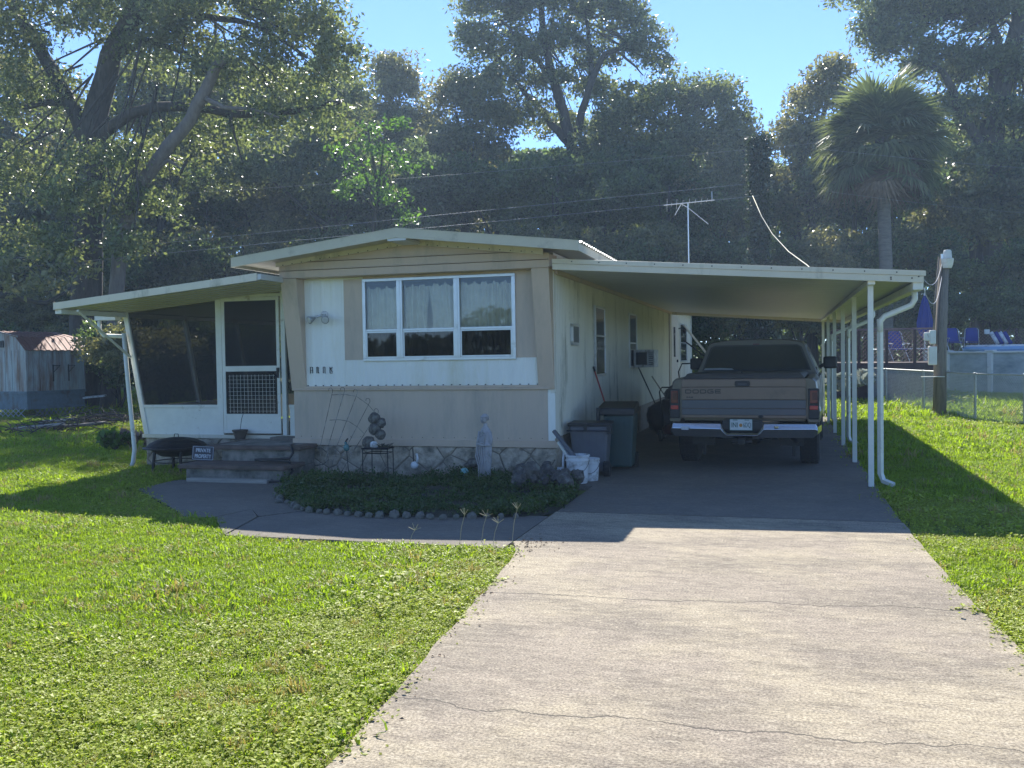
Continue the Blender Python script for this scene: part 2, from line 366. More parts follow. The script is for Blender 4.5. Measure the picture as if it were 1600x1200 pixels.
M().box(-2.64, -.50, -.009, 0, 2.655, 2.69).build('window_head_trim', TAN, home)
# scalloped edge screws, one little row of heads
sc = M()
for i in range(30): sc.box(-3.5+i*.117, -3.488+i*.117, -.026, -.004, 1.214, 1.226)
for i in range(24): sc.box(-3.62+i*.15, -3.612+i*.15, -.010, -.006, .515, .523)
so = sc.build('screw_row', BLKM, home); so['kind'] = 'stuff'
# shell: side and back walls, floor, gable infill
sh = M(); sh.box(XL, XL+.05, 0.0, 18.7, .40, 2.72); sh.box(XL, 0, 18.65, 18.7, .3, 2.9); sh.box(XL+.05, -.06, .06, 18.6, .40, .44); sh.box(XL+.05, -.06, 2.2, 2.25, .44, 2.7)
sh.box(XL+.05, -2.64, 0.0, .05, .44, 2.66); sh.box(-.50, -.05, 0.0, .05, .44, 2.66); sh.box(-2.64, -.50, 0.0, .05, .44, 1.56); sh.box(XL+.05, -.05, 0.0, .05, 2.66, 2.72)
sh.build('wall', WHITE, home)
ribbed(0.0, 18.7, .53, 2.72, .002, .092, .017, 'y', 1).build('side_siding', SIDE, home)
M().box(-.05, .0005, 0.0, 18.7, .5, 2.72).build('side_backing', SIDE, home)
M().box(-.01, .018, -.006, .035, 1.115, 2.68).build('corner_trim', SIDE, home)
# header: three lapped boards following the gable
def gz(x): return 3.085 - abs(x+1.86)*.118
gx0, gx1 = -3.775, .003
for k, (za, zb) in enumerate(((2.685, 2.792), (2.792, 2.902), (2.902, 3.05))):
    if k == 0: poly = [(gx0, za), (gx1, za), (gx1, zb), (gx0, zb)]
    elif k == 1: poly = [(gx0, za), (gx1, za), (gx1, min(zb, gz(gx1)-.0)), (-1.86+(3.085-zb)/.118, zb) if gz(gx1) < zb else (gx1, zb), (-1.86-(3.085-zb)/.118, zb) if gz(gx0) < zb else (gx0, zb), (gx0, min(zb, gz(gx0)))]
    else: poly = [(-1.86-(3.085-za)/.118, za), (-1.86+(3.085-za)/.118, za), (-1.86, gz(-1.86))]
    poly = [(x_, z_-(.007 if abs(z_-zb) < 1e-6 and k < 2 else 0)) for x_, z_ in poly]; m = M(); m.prism(poly, 'y', -.235+.004*k, .02+.002*k)
    m.build('header_board', TAN, home, bevel=.003)
# lower lip of each lap board
M().box(gx0, gx1, -.252, -.2385, 2.688, 2.70).build('header_lip', TAN, home)
M().box(gx0+.02, gx1-.01, -.250, -.2395, 2.792, 2.800).build('header_lip', TAN, home)
M().box(-3.2, -.5, -.248, -.2365, 2.902, 2.910).build('header_lip', TAN, home)
M().hexa([(.004, -.236, 2.70), (.012, -.236, 2.70), (.05, .02, 2.66), (.004, .02, 2.66), (.004, -.236, 2.85), (.012, -.236, 2.85), (.05, .02, 2.85), (.004, .02, 2.85)]).build('header_end_cap', TAN, home)
# gable trim band under the roof
band = [(-3.815, 2.845), (-1.86, 3.06), (-.06, 2.845), (-.06, 2.95), (-1.86, 3.17), (-3.815, 2.95)]
M().prism(band, 'y', -.262, -.2365).build('gable_trim', CREAM, home, bevel=.003)
scl = M()
for i in range(26):
    x = -3.7+i*.14; z = 3.052-abs(x+1.86)*.1095; scl.box(x-.006, x+.006, -.266, -.262, z-.002+.012, z+.022)
so = scl.build('screw_row', BLKM, home); so['kind'] = 'stuff'
# tapered fins at both ends of the front
def fin(xa, xb, name='fin'):
    M().hexa([(xa+.02, -.018, 1.155), (xb, -.018, 1.155), (xb, .0, 1.155), (xa+.02, 0, 1.155), (xa, -.232, 2.6835), (xb-.005, -.232, 2.6835), (xb-.005, 0, 2.6835), (xa, 0, 2.6835)]).build('fin', TAN, home, bevel=.004)
fin(-3.765, -3.52); fin(-.225, .005)
# triple window
win = M(); y0, y1 = -.035, -.004
wx = [-2.625, -2.10, -1.29, -.515]
win.box(wx[0]-.02, wx[3]+.02, y0, y1, 1.545, 1.585); win.box(wx[0]-.02, wx[3]+.02, y0, y1, 2.615, 2.655)
win.box(wx[0]-.02, wx[0]+.025, y0, y1, 1.585, 2.615); win.box(wx[3]-.03, wx[3]+.02, y0, y1, 1.585, 2.615)
wo = win.build('window', ALU, home, bevel=.004)
for xm in wx[1:3]: M().box(xm-.04, xm+.04, y0-.012, y1, 1.585, 2.615).box(xm-.012, xm+.012, y0-.02, y0-.012, 1.6, 2.6).build('mullion', ALU, wo, bevel=.003)
for a, b in zip(wx, wx[1:]):
    a2 = a+(.04 if a != wx[0] else .025); b2 = b-(.04 if b != wx[3] else .03)
    M().box(a2, b2, -.03, -.008, 1.945, 1.975).build('meeting_rail', ALU, wo, bevel=.003)
    M().box(a2, b2, -.012, -.009, 1.975, 2.615).build('pane', GLASS, wo)
    M().frame(a2, b2, 1.587, 1.943, .018, -.026, -.01).build('sash', ALU, wo)
    M().box(a2+.018, b2-.018, -.020, -.017, 1.605, 1.925).build('pane', DGLASS, wo)
rc = random.Random(3)
def curtain(x0, x1, z0, z1, taper=None):
    m = M(); n = int((x1-x0)*90); vs = []; K = 14; ph = rc.uniform(0, 6); fr = rc.uniform(55, 75)
    zt = [z1+.018*math.sin(i*.5+ph)+.012*math.sin(i*1.3) for i in range(n+1)]
    for i in range(n+1):
        x = x0+(x1-x0)*i/n
        for k in range(K+1):
            t = k/K; z = z0+(zt[i]-z0)*t; am = .02+.012*math.sin(x*7+ph)
            yy = .075+am*math.sin(x*fr+ph+.8*math.sin(x*9))*(1-.35*(t > .93))+.008*math.sin(x*23+z*3)
            xx = x
            if taper:
                side, amt = taper; w = max(0, math.sin(PI*min(1, (t-.12)/.8)) if t > .12 else 0)**1.5*amt
                xx = x0+(x-x0)*(1-w/(x1-x0)) if side == 'r' else x1-(x1-x)*(1-w/(x1-x0))
            vs.append((xx, yy, z))
    return m.add(vs, [(i*(K+1)+k, (i+1)*(K+1)+k, (i+1)*(K+1)+k+1, i*(K+1)+k+1) for i in range(n) for k in range(K)])
for args in ((-2.61, -2.09, 1.60, 2.53), (-2.075, -1.715, 1.60, 2.545, ('r', .035)), (-1.715, -1.27, 1.60, 2.55, ('l', .045)), (-1.255, -.52, 1.60, 2.55)):
    curtain(*args).build('curtain', CURT, wo, smooth=True)
# roof
EX0, EX1, RY0, RY1 = -4.19, .50, -.75, 19.1
def rz(x): return 3.205-abs(x+1.83)*.1165
rf = M(); rows = []; n = int((RY1-RY0)/.075)
vs = []
for j in range(n+1):
    y = RY0+.01+(RY1-RY0-.01)*j/n; dz = .014*(1 if j % 2 else -1)
    for x in (EX0-.01, -1.83, EX1+.03): vs.append((x, y, rz(x)-.004+dz))
rf.add(vs, [(j*3+i, j*3+i+1, (j+1)*3+i+1, (j+1)*3+i) for j in range(n) for i in range(2)])
rfo = rf.build('roof', ROOFM, home)
sd = rfo.modifiers.new('thick', 'SOLIDIFY'); sd.thickness = .006
fb = M(); 
for xa, xb in ((EX0, -1.83), (-1.83, EX1)):
    fb.hexa([(xa, RY0, rz(xa)-.115), (xb, RY0, rz(xb)-.115), (xb, RY0+.02, rz(xb)-.115), (xa, RY0+.02, rz(xa)-.115), (xa, RY0, rz(xa)), (xb, RY0, rz(xb)), (xb, RY0+.02, rz(xb)), (xa, RY0+.02, rz(xa))])
    fb.hexa([(xa, RY0-.006, rz(xa)-.0), (xb, RY0-.006, rz(xb)-.0), (xb, RY0+.05, rz(xb)-.0), (xa, RY0+.05, rz(xa)-.0), (xa, RY0-.006, rz(xa)+.008), (xb, RY0-.006, rz(xb)+.008), (xb, RY0+.05, rz(xb)+.008), (xa, RY0+.05, rz(xa)+.008)])
fb.build('fascia', FASC, rfo)
sf = M()
for xa, xb in ((EX0+.004, -1.83), (-1.83, EX1-.004)):
    sf.hexa([(xa, RY0+.021, rz(xa)-.075), (xb, RY0+.021, rz(xb)-.075), (xb, RY1, rz(xb)-.075), (xa, RY1, rz(xa)-.075), (xa, RY0+.021, rz(xa)-.06), (xb, RY0+.021, rz(xb)-.06), (xb, RY1, rz(xb)-.06), (xa, RY1, rz(xa)-.06)])
sf.build('soffit', FASC, rfo)
M().box(EX1-.03, EX1, RY0+.021, RY1, rz(EX1)-.115, rz(EX1)-.002).box(EX0, EX0+.03, RY0+.021, RY1, rz(EX0)-.115, rz(EX0)-.002).build('eave_trim', FASC, rfo)
M().box(-1.95, -1.70, -.74, -.2, 3.052, 3.085).build('ridge_beam', SOFF, rfo)
sg = M(); sg.prism([(XL, 2.72), (.0, 2.72), (.0, 2.90), (-1.86, 3.10), (XL, 2.90)], 'y', .025, 18.7); sg.build('gable_infill', WHITE, home)
# side windows, vent window, AC, door area
def swin(ya, yb, za, zb, rail, glz=GLASS):
    o = M().framex(ya, yb, za, zb, .035, .0, .045).build('window', ALU, home, bevel=.003)
    M().box(.026, .046, ya+.035, yb-.035, rail-.012, rail+.012).build('meeting_rail', ALU, o)
    M().box(.028, .032, ya+.035, yb-.035, za+.035, zb-.035).build('pane', mat('pane_dark', (.03, .04, .05), .08, var=.1), o)
    return o
w1 = swin(2.6, 3.45, 1.25, 2.35, 1.88); w2 = swin(5.97, 6.93, 1.33, 2.37, 1.80)
M().box(.018, .03, 2.66, 3.4, 2.0, 2.3).build('blind', CREAM, w1)
M().prism([(.93, 1.72), (1.34, 1.72), (1.38, 1.77), (1.38, 1.97), (1.34, 2.02), (.93, 2.02), (.89, 1.97), (.89, 1.77)], 'x', .01, .05).build('porthole_frame', ALU, home, bevel=.006)
M().box(.05, .054, .97, 1.3, 1.76, 1.98).build('porthole_pane', mat('porthole_glass', (.16, .18, .18), .15), home)
ac = thing('air_conditioner', 'white window air conditioner sticking out below the second side window', 'air conditioner', (.05, 6.35, 1.33))
M().box(0, .40, 0, .62, 0, .34).build('case', WHITEP, ac, bevel=.01)
M().box(.05, .26, -.006, 0, .05, .29).build('grille', BLACK, ac)
lv = M()
for k in range(7): lv.box(.29, .375, -.008, 0, .05+k*.036, .066+k*.036)
lv.build('louvre', GREYP, ac)
M().box(.0, .03, 12.62, 12.70, .5, 2.64).build('door_trim', mat('brown_trim', (.14, .09, .05), .6), home)
d = M().box(.012, .04, 13.0, 14.6, .55, 2.66).build('side_door', CREAM, home, bevel=.004)
M().box(.04, .05, 13.5, 13.85, 1.5, 2.3).build('pane', mat('door_glass', (.05, .05, .06), .1), d)
M().box(.04, .08, 14.2, 14.26, 1.35, 1.42).build('handle', BLKM, d)
swin(15.3, 17.2, 1.35, 2.45, 1.9)
lp = thing('porch_lamp', 'small dark wall lamp beside the side door under the carport', 'lamp', (.04, 14.75, 2.28))
M().tube([(0, 0, 0), (.1, 0, .03), (.16, 0, 0)], .015, 6).build('arm', BLKM, lp); M().lathe([(.03, 0), (.06, -.05), (.05, -.12), (.0, -.13)], (.16, 0, .01), 10).build('lamp_shade', BLKM, lp, smooth=True)
M().box(.0, .06, 18.45, 18.56, .1, 2.8).build('downspout', WALU, home)
# flood light
fl = thing('flood_light', 'twin-head flood light with one cracked socket on the white front panel', 'flood light', (-3.22, -.006, 2.19))
M().lathe([(.055, 0), (.055, .02), (.03, .035)], n=12).build('base_plate', WHITEP, fl)
bp_ = [c for c in fl.children][0]; bp_.rotation_euler = (PI/2, 0, 0)
M().tube([(-.01, -.03, 0), (-.10, -.07, -.03)], .016, 8).build('arm', ALU, fl, smooth=True)
M().tube([(.02, -.03, -.0), (.05, -.08, -.03)], .016, 8).build('arm', ALU, fl, smooth=True)
for sx_, x_ in ((-1, -.11), (1, .06)):
    d_ = Vector((-.5*1 if sx_ < 0 else .25, -.8, -.35)).normalized(); p_ = Vector((x_, -.075, -.04))
    h = M().tube([p_, p_+d_*.03, p_+d_*.08, p_+d_*.10], [.018, .03, .052, .055], 14).build('lamp_head', mat('lamp_grey', (.33, .34, .33), .4, .3), fl, smooth=True)
    M().tube([p_+d_*.101, p_+d_*.104], [.045, .04], 14).build('lens', mat('lens_glass', (.55, .56, .52), .12), h)
# house number, the strokes as they can be read
num = M(); t = .009
def stroke(x0, z0, x1, z1): num.beam((x0, -.012, z0), (x1, -.012, z1), t, .006)
bx0, bz = -3.455, 1.39
def glyph(i, segs):
    for a in segs: stroke(bx0+i*.098+a[0]*.034, bz+a[1]*.085, bx0+i*.098+a[2]*.034, bz+a[3]*.085)
glyph(0, [(0, 0, 0, 1), (1, 0, 1, 1), (0, 1, 1, 1), (0, .5, 1, .5)])
glyph(1, [(0, 0, 0, 1), (.6, 0, .6, 1), (0, 1, .6, 1), (.9, 0, .9, .12)])
glyph(2, [(0, 0, 0, 1), (.75, 0, .75, 1), (0, 1, .75, 1), (1.0, .0, .75, .0)])
glyph(3, [(.1, 0, .1, 1), (.1, 1, .55, .55), (.55, .55, 1.1, 1), (.1, 0, 1.2, 0), (.55, .55, 1.2, .12)])
num.build('house_number', BLKM, home)
# ---------------------------------------------------------------- screened porch
PW = .6
porch = thing('screened_porch', 'white framed screened porch with leaning outer post, left of the front window', 'porch', (0, 0, 0))
sk2 = M().box(-6.62, XL, PW, PW+.06, -.05, .42).box(-6.62, -6.56, PW+.06, 5.6, -.05, .42).build('skirting', MORTAR, porch)
for poly in stones(-6.62, -3.74, -.02, .418, .46, .24, rs): rstone(poly, lambda u, z, d: (u, PW-.003-d, z), rs, .016).build('stone', STONE, sk2)
M().box(-6.66, XL-.0, PW-.05, PW+.06, .42, .475).build('sill', CREAM, porch, bevel=.004)
M().box(-6.56, XL, PW+.06, 5.6, .40, .44).build('floor', CONC, porch)
def XP(z): return -6.60-(z-.475)*.178
kw = M(); kw.hexa([(XP(.475), PW-.01, .475), (-5.30, PW-.01, .475), (-5.30, PW+.02, .475), (XP(.475), PW+.02, .475), (XP(.88), PW-.01, .88), (-5.30, PW-.01, .88), (-5.30, PW+.02, .88), (XP(.88), PW+.02, .88)])
kwo = kw.build('knee_panel', WALU, porch)
M().box(XP(.9)+.03, -5.30, PW-.03, PW+.02, .882, .925).build('knee_rail', WALU, porch, bevel=.003)
M().box(-4.13, XL, PW-.01, PW+.02, .475, .88).build('knee_panel', WALU, porch); M().box(-4.13, XL, PW-.03, PW+.02, .882, .925).build('knee_rail', WALU, porch, bevel=.003)
M().hexa([(XP(.475)-.04, PW-.03, .475), (XP(.475)+.04, PW-.03, .475), (XP(.475)+.04, PW+.03, .475), (XP(.475)-.04, PW+.03, .475), (XP(2.41)-.04, PW-.03, 2.41), (XP(2.41)+.04, PW-.03, 2.41), (XP(2.41)+.04, PW+.03, 2.41), (XP(2.41)-.04, PW+.03, 2.41)]).build('post', WALU, porch, bevel=.004)
M().box(-5.33, -5.23, PW-.035, PW+.03, .475, 2.56).build('post', WALU, porch, bevel=.004)
M().box(-4.24, -4.17, PW-.035, PW+.03, .475, 2.66).build('post', WALU, porch, bevel=.004)
M().box(-5.23, -4.24, PW-.034, PW+.03, 2.515, 2.56).build('door_header', WALU, porch)
M().hexa([(-6.98, PW-.03, 2.38), (XL, PW-.03, 2.67), (XL, PW+.03, 2.67), (-6.98, PW+.03, 2.38), (-6.98, PW-.03, 2.425), (XL, PW-.03, 2.715), (XL, PW+.03, 2.715), (-6.98, PW+.03, 2.425)]).build('head_rail', WALU, porch)
ss = M()
ss.add([(XP(.92)+.03, PW, .92), (-5.33, PW, .92), (-5.33, PW, 2.54), (XP(2.39)+.03, PW, 2.385)], [(0, 1, 2, 3)])
ss.add([(-4.17, PW, .92), (XL, PW, .92), (XL, PW, 2.69), (-4.17, PW, 2.64)], [(0, 1, 2, 3)]); ss.add([(-5.23, PW, 2.56), (-4.24, PW, 2.56), (-4.24, PW, 2.63), (-5.23, PW, 2.57)], [(0, 1, 2, 3)])
ss.build('screen', SCREEN, porch)
# side and back screens, leaning posts, ceiling
sb = M(); sb.add([(XP(.92), PW, .92), (XP(.92), 5.6, .92), (XP(2.39), 5.6, 2.39), (XP(2.39), PW, 2.39)], [(0, 1, 2, 3)]); sb.add([(XP(.92), 5.6, .92), (XL, 5.6, .92), (XL, 5.6, 2.69), (XP(2.39), 5.6, 2.39)], [(0, 1, 2, 3)])
sb.build('screen', SCREEN, porch)
for yy in (2.05, 3.6, 5.55):
    M().hexa([(XP(.475)-.035, yy-.03, .475), (XP(.475)+.035, yy-.03, .475), (XP(.475)+.035, yy+.03, .475), (XP(.475)-.035, yy+.03, .475), (XP(2.39)-.035, yy-.03, 2.39), (XP(2.39)+.035, yy-.03, 2.39), (XP(2.39)+.035, yy+.03, 2.39), (XP(2.39)-.035, yy+.03, 2.39)]).build('post', WALU, porch)
M().hexa([(XP(.475)-.01, PW+.03, .475), (XP(.475)+.01, PW+.03, .475), (XP(.475)+.01, 5.6, .475), (XP(.475)-.01, 5.6, .475), (XP(.9)-.01, PW+.03, .9), (XP(.9)+.01, PW+.03, .9), (XP(.9)+.01, 5.6, .9), (XP(.9)-.01, 5.6, .9)]).build('knee_panel', WALU, porch)
# screen door
dr = M().frame(-5.215, -4.255, .50, 2.51, .05, PW-.052, PW-.036).build('screen_door', WALU, porch, bevel=.003)
M().box(-5.165, -4.305, PW-.05, PW-.036, 1.42, 1.50).build('rail', WALU, dr, bevel=.002); M().box(-5.165, -4.305, PW-.05, PW-.036, .755, .79).build('rail', WALU, dr)
M().box(-5.165, -4.305, PW-.046, PW-.038, .55, .755).build('kick_panel', WALU, dr)
M().box(-5.165, -4.305, PW-.044, PW-.043, .79, 2.46).build('screen', SCREEN, dr)
gr = M()
for i in range(13): gr.box(-5.10+i*.061, -5.097+i*.061, PW-.050, PW-.047, .80, 1.37)
for i in range(10): gr.box(-5.12, -4.34, PW-.050, PW-.047, .83+i*.058, .833+i*.058)
gr.build('guard_grid', WALU, dr)
M().box(-4.30, -4.262, PW-.075, PW-.05, 1.40, 1.47).box(-4.29, -4.272, PW-.085, PW-.05, 1.32, 1.40).build('handle', BLKM, dr)
# porch roof
PR0, PRX0 = -.80, -6.99
def pz(x): return 2.345+(x-PRX0)*.0885
xr = XL
ro = M().hexa([(PRX0, PR0, pz(PRX0)), (xr, PR0, pz(xr)), (xr, 6, pz(xr)), (PRX0, 6, pz(PRX0)), (PRX0, PR0, pz(PRX0)+.075), (xr, PR0, pz(xr)+.075), (xr, 6, pz(xr)+.075), (PRX0, 6, pz(PRX0)+.075)]).build('roof', SOFF, porch, bevel=.004)
M().hexa([(PRX0-.01, PR0-.02, pz(PRX0)-.012), (xr-.05, PR0-.02, pz(xr)-.012), (xr-.05, PR0, pz(xr)-.012), (PRX0-.01, PR0, pz(PRX0)-.012), (PRX0-.01, PR0-.02, pz(PRX0)+.085), (xr-.05, PR0-.02, pz(xr)+.085), (xr-.05, PR0, pz(xr)+.085), (PRX0-.01, PR0, pz(PRX0)+.085)]).build('fascia', CREAM, ro)
pn = M()
for k in range(1, 9): pn.beam((PRX0+.02, PR0+k*.2, pz(PRX0)-.004), (xr, PR0+k*.2, pz(xr)-.004), .012, .008)
pn.build('panel_seam', FASC, ro)
M().box(PRX0-.015, PRX0+.09, PR0+.02, 6, pz(PRX0)-.07, pz(PRX0)-.001).build('gutter', WALU, ro, bevel=.006)
M().tube([(PRX0+.33, PR0+.06, pz(PRX0)-.03), (XP(1.66)-.02, PW-.05, 1.66)], .02, 6).build('brace', WALU, porch)
M().tube([(PRX0-.35, PW-.1, 2.25), (PRX0-.36, PW-.1, 2.10), (PRX0-.28, PW-.1, 2.0), (XP(2.0)-.02, PW-.1, 1.98)], .030, 8, sq=False).build('downspout', WALU, porch, smooth=True)
M().tube([(XP(2.0)-.03, PW-.1, 2.03), (XP(1.2)-.10, PW-.12, 1.2), (-6.70, PW-.18, .25), (-6.67, PW-.26, .06), (-6.62, PW-.36, .03)], .032, 8).build('downspout', WALU, porch, smooth=True)
M().box(PRX0-.40, PRX0-.02, PW-.15, PW-.03, 2.235, 2.30).build('gutter_end', WALU, porch)
# steps
st = thing('front_steps', 'mossy concrete steps with brick red tread edges up to the screen door', 'steps', (-4.12, -.2, 0))
def rel(m, o=(-4.12, -.2, 0)): m.v = [(v[0]-o[0], v[1]-o[1], v[2]-o[2]) for v in m.v]; return m
rel(M().box(-4.84, -3.40, -.92, PW-.06, -.04, .16)).build('riser_block', CONC, st, bevel=.01)
rel(M().box(-4.93, -3.34, -.98, -.42, .16, .215)).build('tread', BRICK, st, bevel=.012)
rel(M().box(-4.60, -3.42, -.45, PW-.06, .16, .37)).build('riser_block', CONC, st, bevel=.01)
rel(M().box(-4.80, -3.36, -.52, PW-.055, .37, .425)).build('tread', BRICK, st, bevel=.012)
rel(M().box(-4.66, -3.5, -.40, PW-.07, .425, .429)).build('tread_surface', CONC, st)
tag(M().box(-4.75, -3.55, -1.05, -.94, -.005, .045).build('kick_board', WOODL, bevel=.006), 'weathered wooden board lying along the foot of the front steps', 'board')
tag(M().box(-4.3, -3.45, PW-.30, PW-.08, .43, .47).build('doorstep_board', WOODG, bevel=.006), 'dark wooden doorstep board on the top step under the screen door', 'board')
# ---------------------------------------------------------------- carport
cp = thing('carport', 'cream metal carport roof on slim posts covering the parked pickup', 'carport')
CX1, CY0, CY1 = 4.33, -.23, 12.95
def cz(x): return 2.66-(x)*.0755
m = M(); npan = 33; 
for k in range(npan):
    a = CY0+.03+(CY1-CY0-.03)*k/npan; b = CY0+.03+(CY1-CY0-.03)*(k+1)/npan
    m.hexa([(.06, a+.01, cz(.06)+.02), (CX1-.02, a+.01, cz(CX1-.02)+.02), (CX1-.02, b-.01, cz(CX1-.02)+.02), (.06, b-.01, cz(.06)+.02), (.06, a, cz(.06)+.06), (CX1-.02, a, cz(CX1-.02)+.06), (CX1-.02, b, cz(CX1-.02)+.06), (.06, b, cz(.06)+.06)])
cr = m.build('roof', SOFF, cp)
def slp(xa, xb, ya, yb, z0, z1, nm, mt, par, bv=.003):
    return M().hexa([(xa, ya, cz(xa)+z0), (xb, ya, cz(xb)+z0), (xb, yb, cz(xb)+z0), (xa, yb, cz(xa)+z0), (xa, ya, cz(xa)+z1), (xb, ya, cz(xb)+z1), (xb, yb, cz(xb)+z1), (xa, yb, cz(xa)+z1)]).build(nm, mt, par, bevel=bv)
slp(.055, CX1, CY0-.02, CY0, 0.0, .075, 'fascia', CREAM, cr); slp(.055, CX1+.02, CY0-.032, CY0-.0, .077, .135, 'fascia', CREAM, cr)
slp(0.055, CX1, CY1, CY1+.03, -.05, .10, 'fascia', CREAM, cr)
sc = M()
for k in range(13):
    x = .3+k*.34; sc.box(x, x+.014, CY0-.037, CY0-.032, cz(x)+.10, cz(x)+.113)
for (x, z) in ((3.98, .04), (4.2, .04), (4.27, .06), (3.98, .02)): sc.box(x, x+.014, CY0-.026, CY0-.02, cz(x)+z, cz(x)+z+.014)
so = sc.build('screw_row', BLKM, cr); so['kind'] = 'stuff'
M().box(.025, .055, .03, CY1, 2.62, 2.70).build('wall_rail', TAN, cr)
M().box(3.745, 3.825, CY0+.02, CY1-.02, 2.335, 2.395).build('beam', WALU, cp, bevel=.004)
M().box(4.22, 4.33, CY0+.01, CY1, 2.255, 2.345).build('gutter', WALU, cp, bevel=.012)
post = M().box(-.03, .03, -.03, .03, -.02, 2.335); pm = post.mesh('post', WALU)
for k in range(6):
    o = bpy.data.objects.new('post', pm); COL.objects.link(o); o.parent = cp; o.location = (3.785, -.06+k*2.49, 0)
def dspout(yt, xb=3.90, big=1.0, nm='downspout'):
    r = .034*big
    M().tube([(4.275, yt, 2.26), (4.275, yt, 2.17), (4.24, yt, 2.10), (3.95, yt+.02, 1.98), (xb, yt, 1.92), (xb, yt, 1.8)], r, 8).build(nm, WALU, cp, smooth=True)
    M().tube([(xb, yt, 1.95), (xb, yt, .14), (xb+.03, yt-.03, .06), (xb+.13, yt-.14, .03)], [r*1.02, r*1.02, r, r*.9], 4).build(nm, WALU, cp)
dspout(.06); dspout(5.1, 3.88); dspout(9.9, 3.86)
# ---------------------------------------------------------------- pickup truck (x right, y forward, origin under the rear bumper centre)
tk = thing('pickup_truck', 'tan and grey pickup truck parked tail-out under the carport', 'pickup truck', (2.285, 1.16, 0), math.radians(-3.0))
TKT = mat('truck_tan', (.185, .13, .10), .38, .2, var=.05, coat=.3, dirt=(.13, .10, .08), damt=.2); TKG = mat('truck_grey', (.075, .085, .105), .38, .3, var=.05, coat=.3)
TKS = mat('truck_side', (.13, .115, .09), .4, .3, var=.05, coat=.3); TGL = mat('truck_glass', (.025, .03, .032), .06, var=.1)
RED1 = mat('tail_lens', (.14, .012, .02), .2, coat=.5); RED2 = mat('tail_lens_bright', (.45, .03, .04), .2, coat=.5)
RUB = mat('tyre_rubber', (.018, .018, .019), .85, var=.2)
def loft(secs, close=True):
    m = M(); n = len(secs[0][1]); vs = [(p[0], y, p[1]) for y, s in secs for p in s]
    fs = [(j*n+k, j*n+(k+1) % n, (j+1)*n+(k+1) % n, (j+1)*n+k) for j in range(len(secs)-1) for k in range(n)]
    fs += [tuple(range(n-1, -1, -1)), tuple(range((len(secs)-1)*n, len(secs)*n))]
    return m.add(vs, fs)
def bedsec(w, z0, z1, sgn):   # outer skin of a bed side
    a = [(w*.80, z1-.02), (w*.82, z1), (w*.90, z1-.005), (w*.945, z1-.05), (w*.965, z1-.18), (w*.985, z1-.36), (w, z1-.44), (w*.99, z1-.52), (w*.975, z0+.08), (w*.93, z0), (w*.84, z0), (w*.80, z0+.1)]
    return [(sgn*x, z) for x, z in (a if sgn > 0 else a[::-1])]
bd = M()
for s in (-1, 1):
    L_ = loft([(y, bedsec(w, z0, z1, s)) for y, w, z0, z1 in ((.10, .985, .68, 1.235), (.16, 1.0, .62, 1.245), (.5, 1.005, .60, 1.25), (.68, 1.01, .80, 1.25), (.9, 1.015, .93, 1.25), (1.12, 1.015, .95, 1.25), (1.35, 1.015, .93, 1.25), (1.55, 1.01, .80, 1.25), (1.7, 1.005, .60, 1.25), (2.28, 1.0, .56, 1.25))])
    bd.add(L_.v, L_.f)
bd.box(-.8, .8, .2, 2.25, .66, .72); bd.box(-.8, .8, 2.2, 2.27, .7, 1.24)
bd.build('bed', TKS, tk, smooth=False, bevel=.01)
M().hexa([(-.80, .12, 1.235), (.80, .12, 1.235), (.8, 2.25, 1.26), (-.8, 2.25, 1.26), (-.74, .16, 1.31), (.74, .16, 1.31), (.74, 2.24, 1.30), (-.74, 2.24, 1.30)]).build('bed_cover', mat('cover_vinyl', (.06, .055, .05), .6), tk, bevel=.03)
M().ell((-.02, .2, 1.315), (.018, .014, .014), 8, 5).build('cover_button', BLACK, tk)
# tailgate built of its pressed bands
tgr = M().box(-.815, .815, .085, .14, .70, 1.235).build('tailgate', TKT, tk, bevel=.008)
M().box(-.812, .812, .070, .085, 1.125, 1.228).build('upper_band', TKT, tgr, bevel=.006)
M().box(-.812, .812, .066, .085, .955, 1.118).build('middle_band', TKT, tgr, bevel=.006)
M().box(-.812, .812, .070, .085, .835, .949).build('lower_band', TKG, tgr, bevel=.006)
M().box(-.812, .812, .074, .085, .745, .829).build('lower_band', TKG, tgr, bevel=.006)
M().box(-.812, .812, .072, .085, .712, .742).build('bottom_band', TKT, tgr, bevel=.004)
h = M().prism([(-.10, 1.145), (-.085, 1.128), (.085, 1.128), (.10, 1.145), (.10, 1.185), (.085, 1.205), (-.085, 1.205), (-.10, 1.185)], 'y', .050, .069).build('handle', BLACK, tgr, bevel=.006)
M().box(-.06, .06, .046, .0495, 1.15, 1.175).build('handle_recess', mat('handle_grey', (.04, .04, .045), .4), h)
def text(s, name, m, par, loc, size, rot=(PI/2, 0, 0), ext=.002, sx=1.0, bold=0, al='LEFT'):
    c = bpy.data.curves.new(name, 'FONT'); c.body = s; c.size = size; c.extrude = ext; c.offset = bold; c.align_x = al; c.materials.append(m)
    t = bpy.data.objects.new(name, c); COL.objects.link(t); bpy.context.view_layer.update(); me = bpy.data.meshes.new_from_object(t.evaluated_get(bpy.context.evaluated_depsgraph_get())); bpy.data.objects.remove(t)
    o = bpy.data.objects.new(name, me); COL.objects.link(o); o.parent = par; o.location = loc; o.rotation_euler = rot; o.scale = (sx, 1, 1); return o
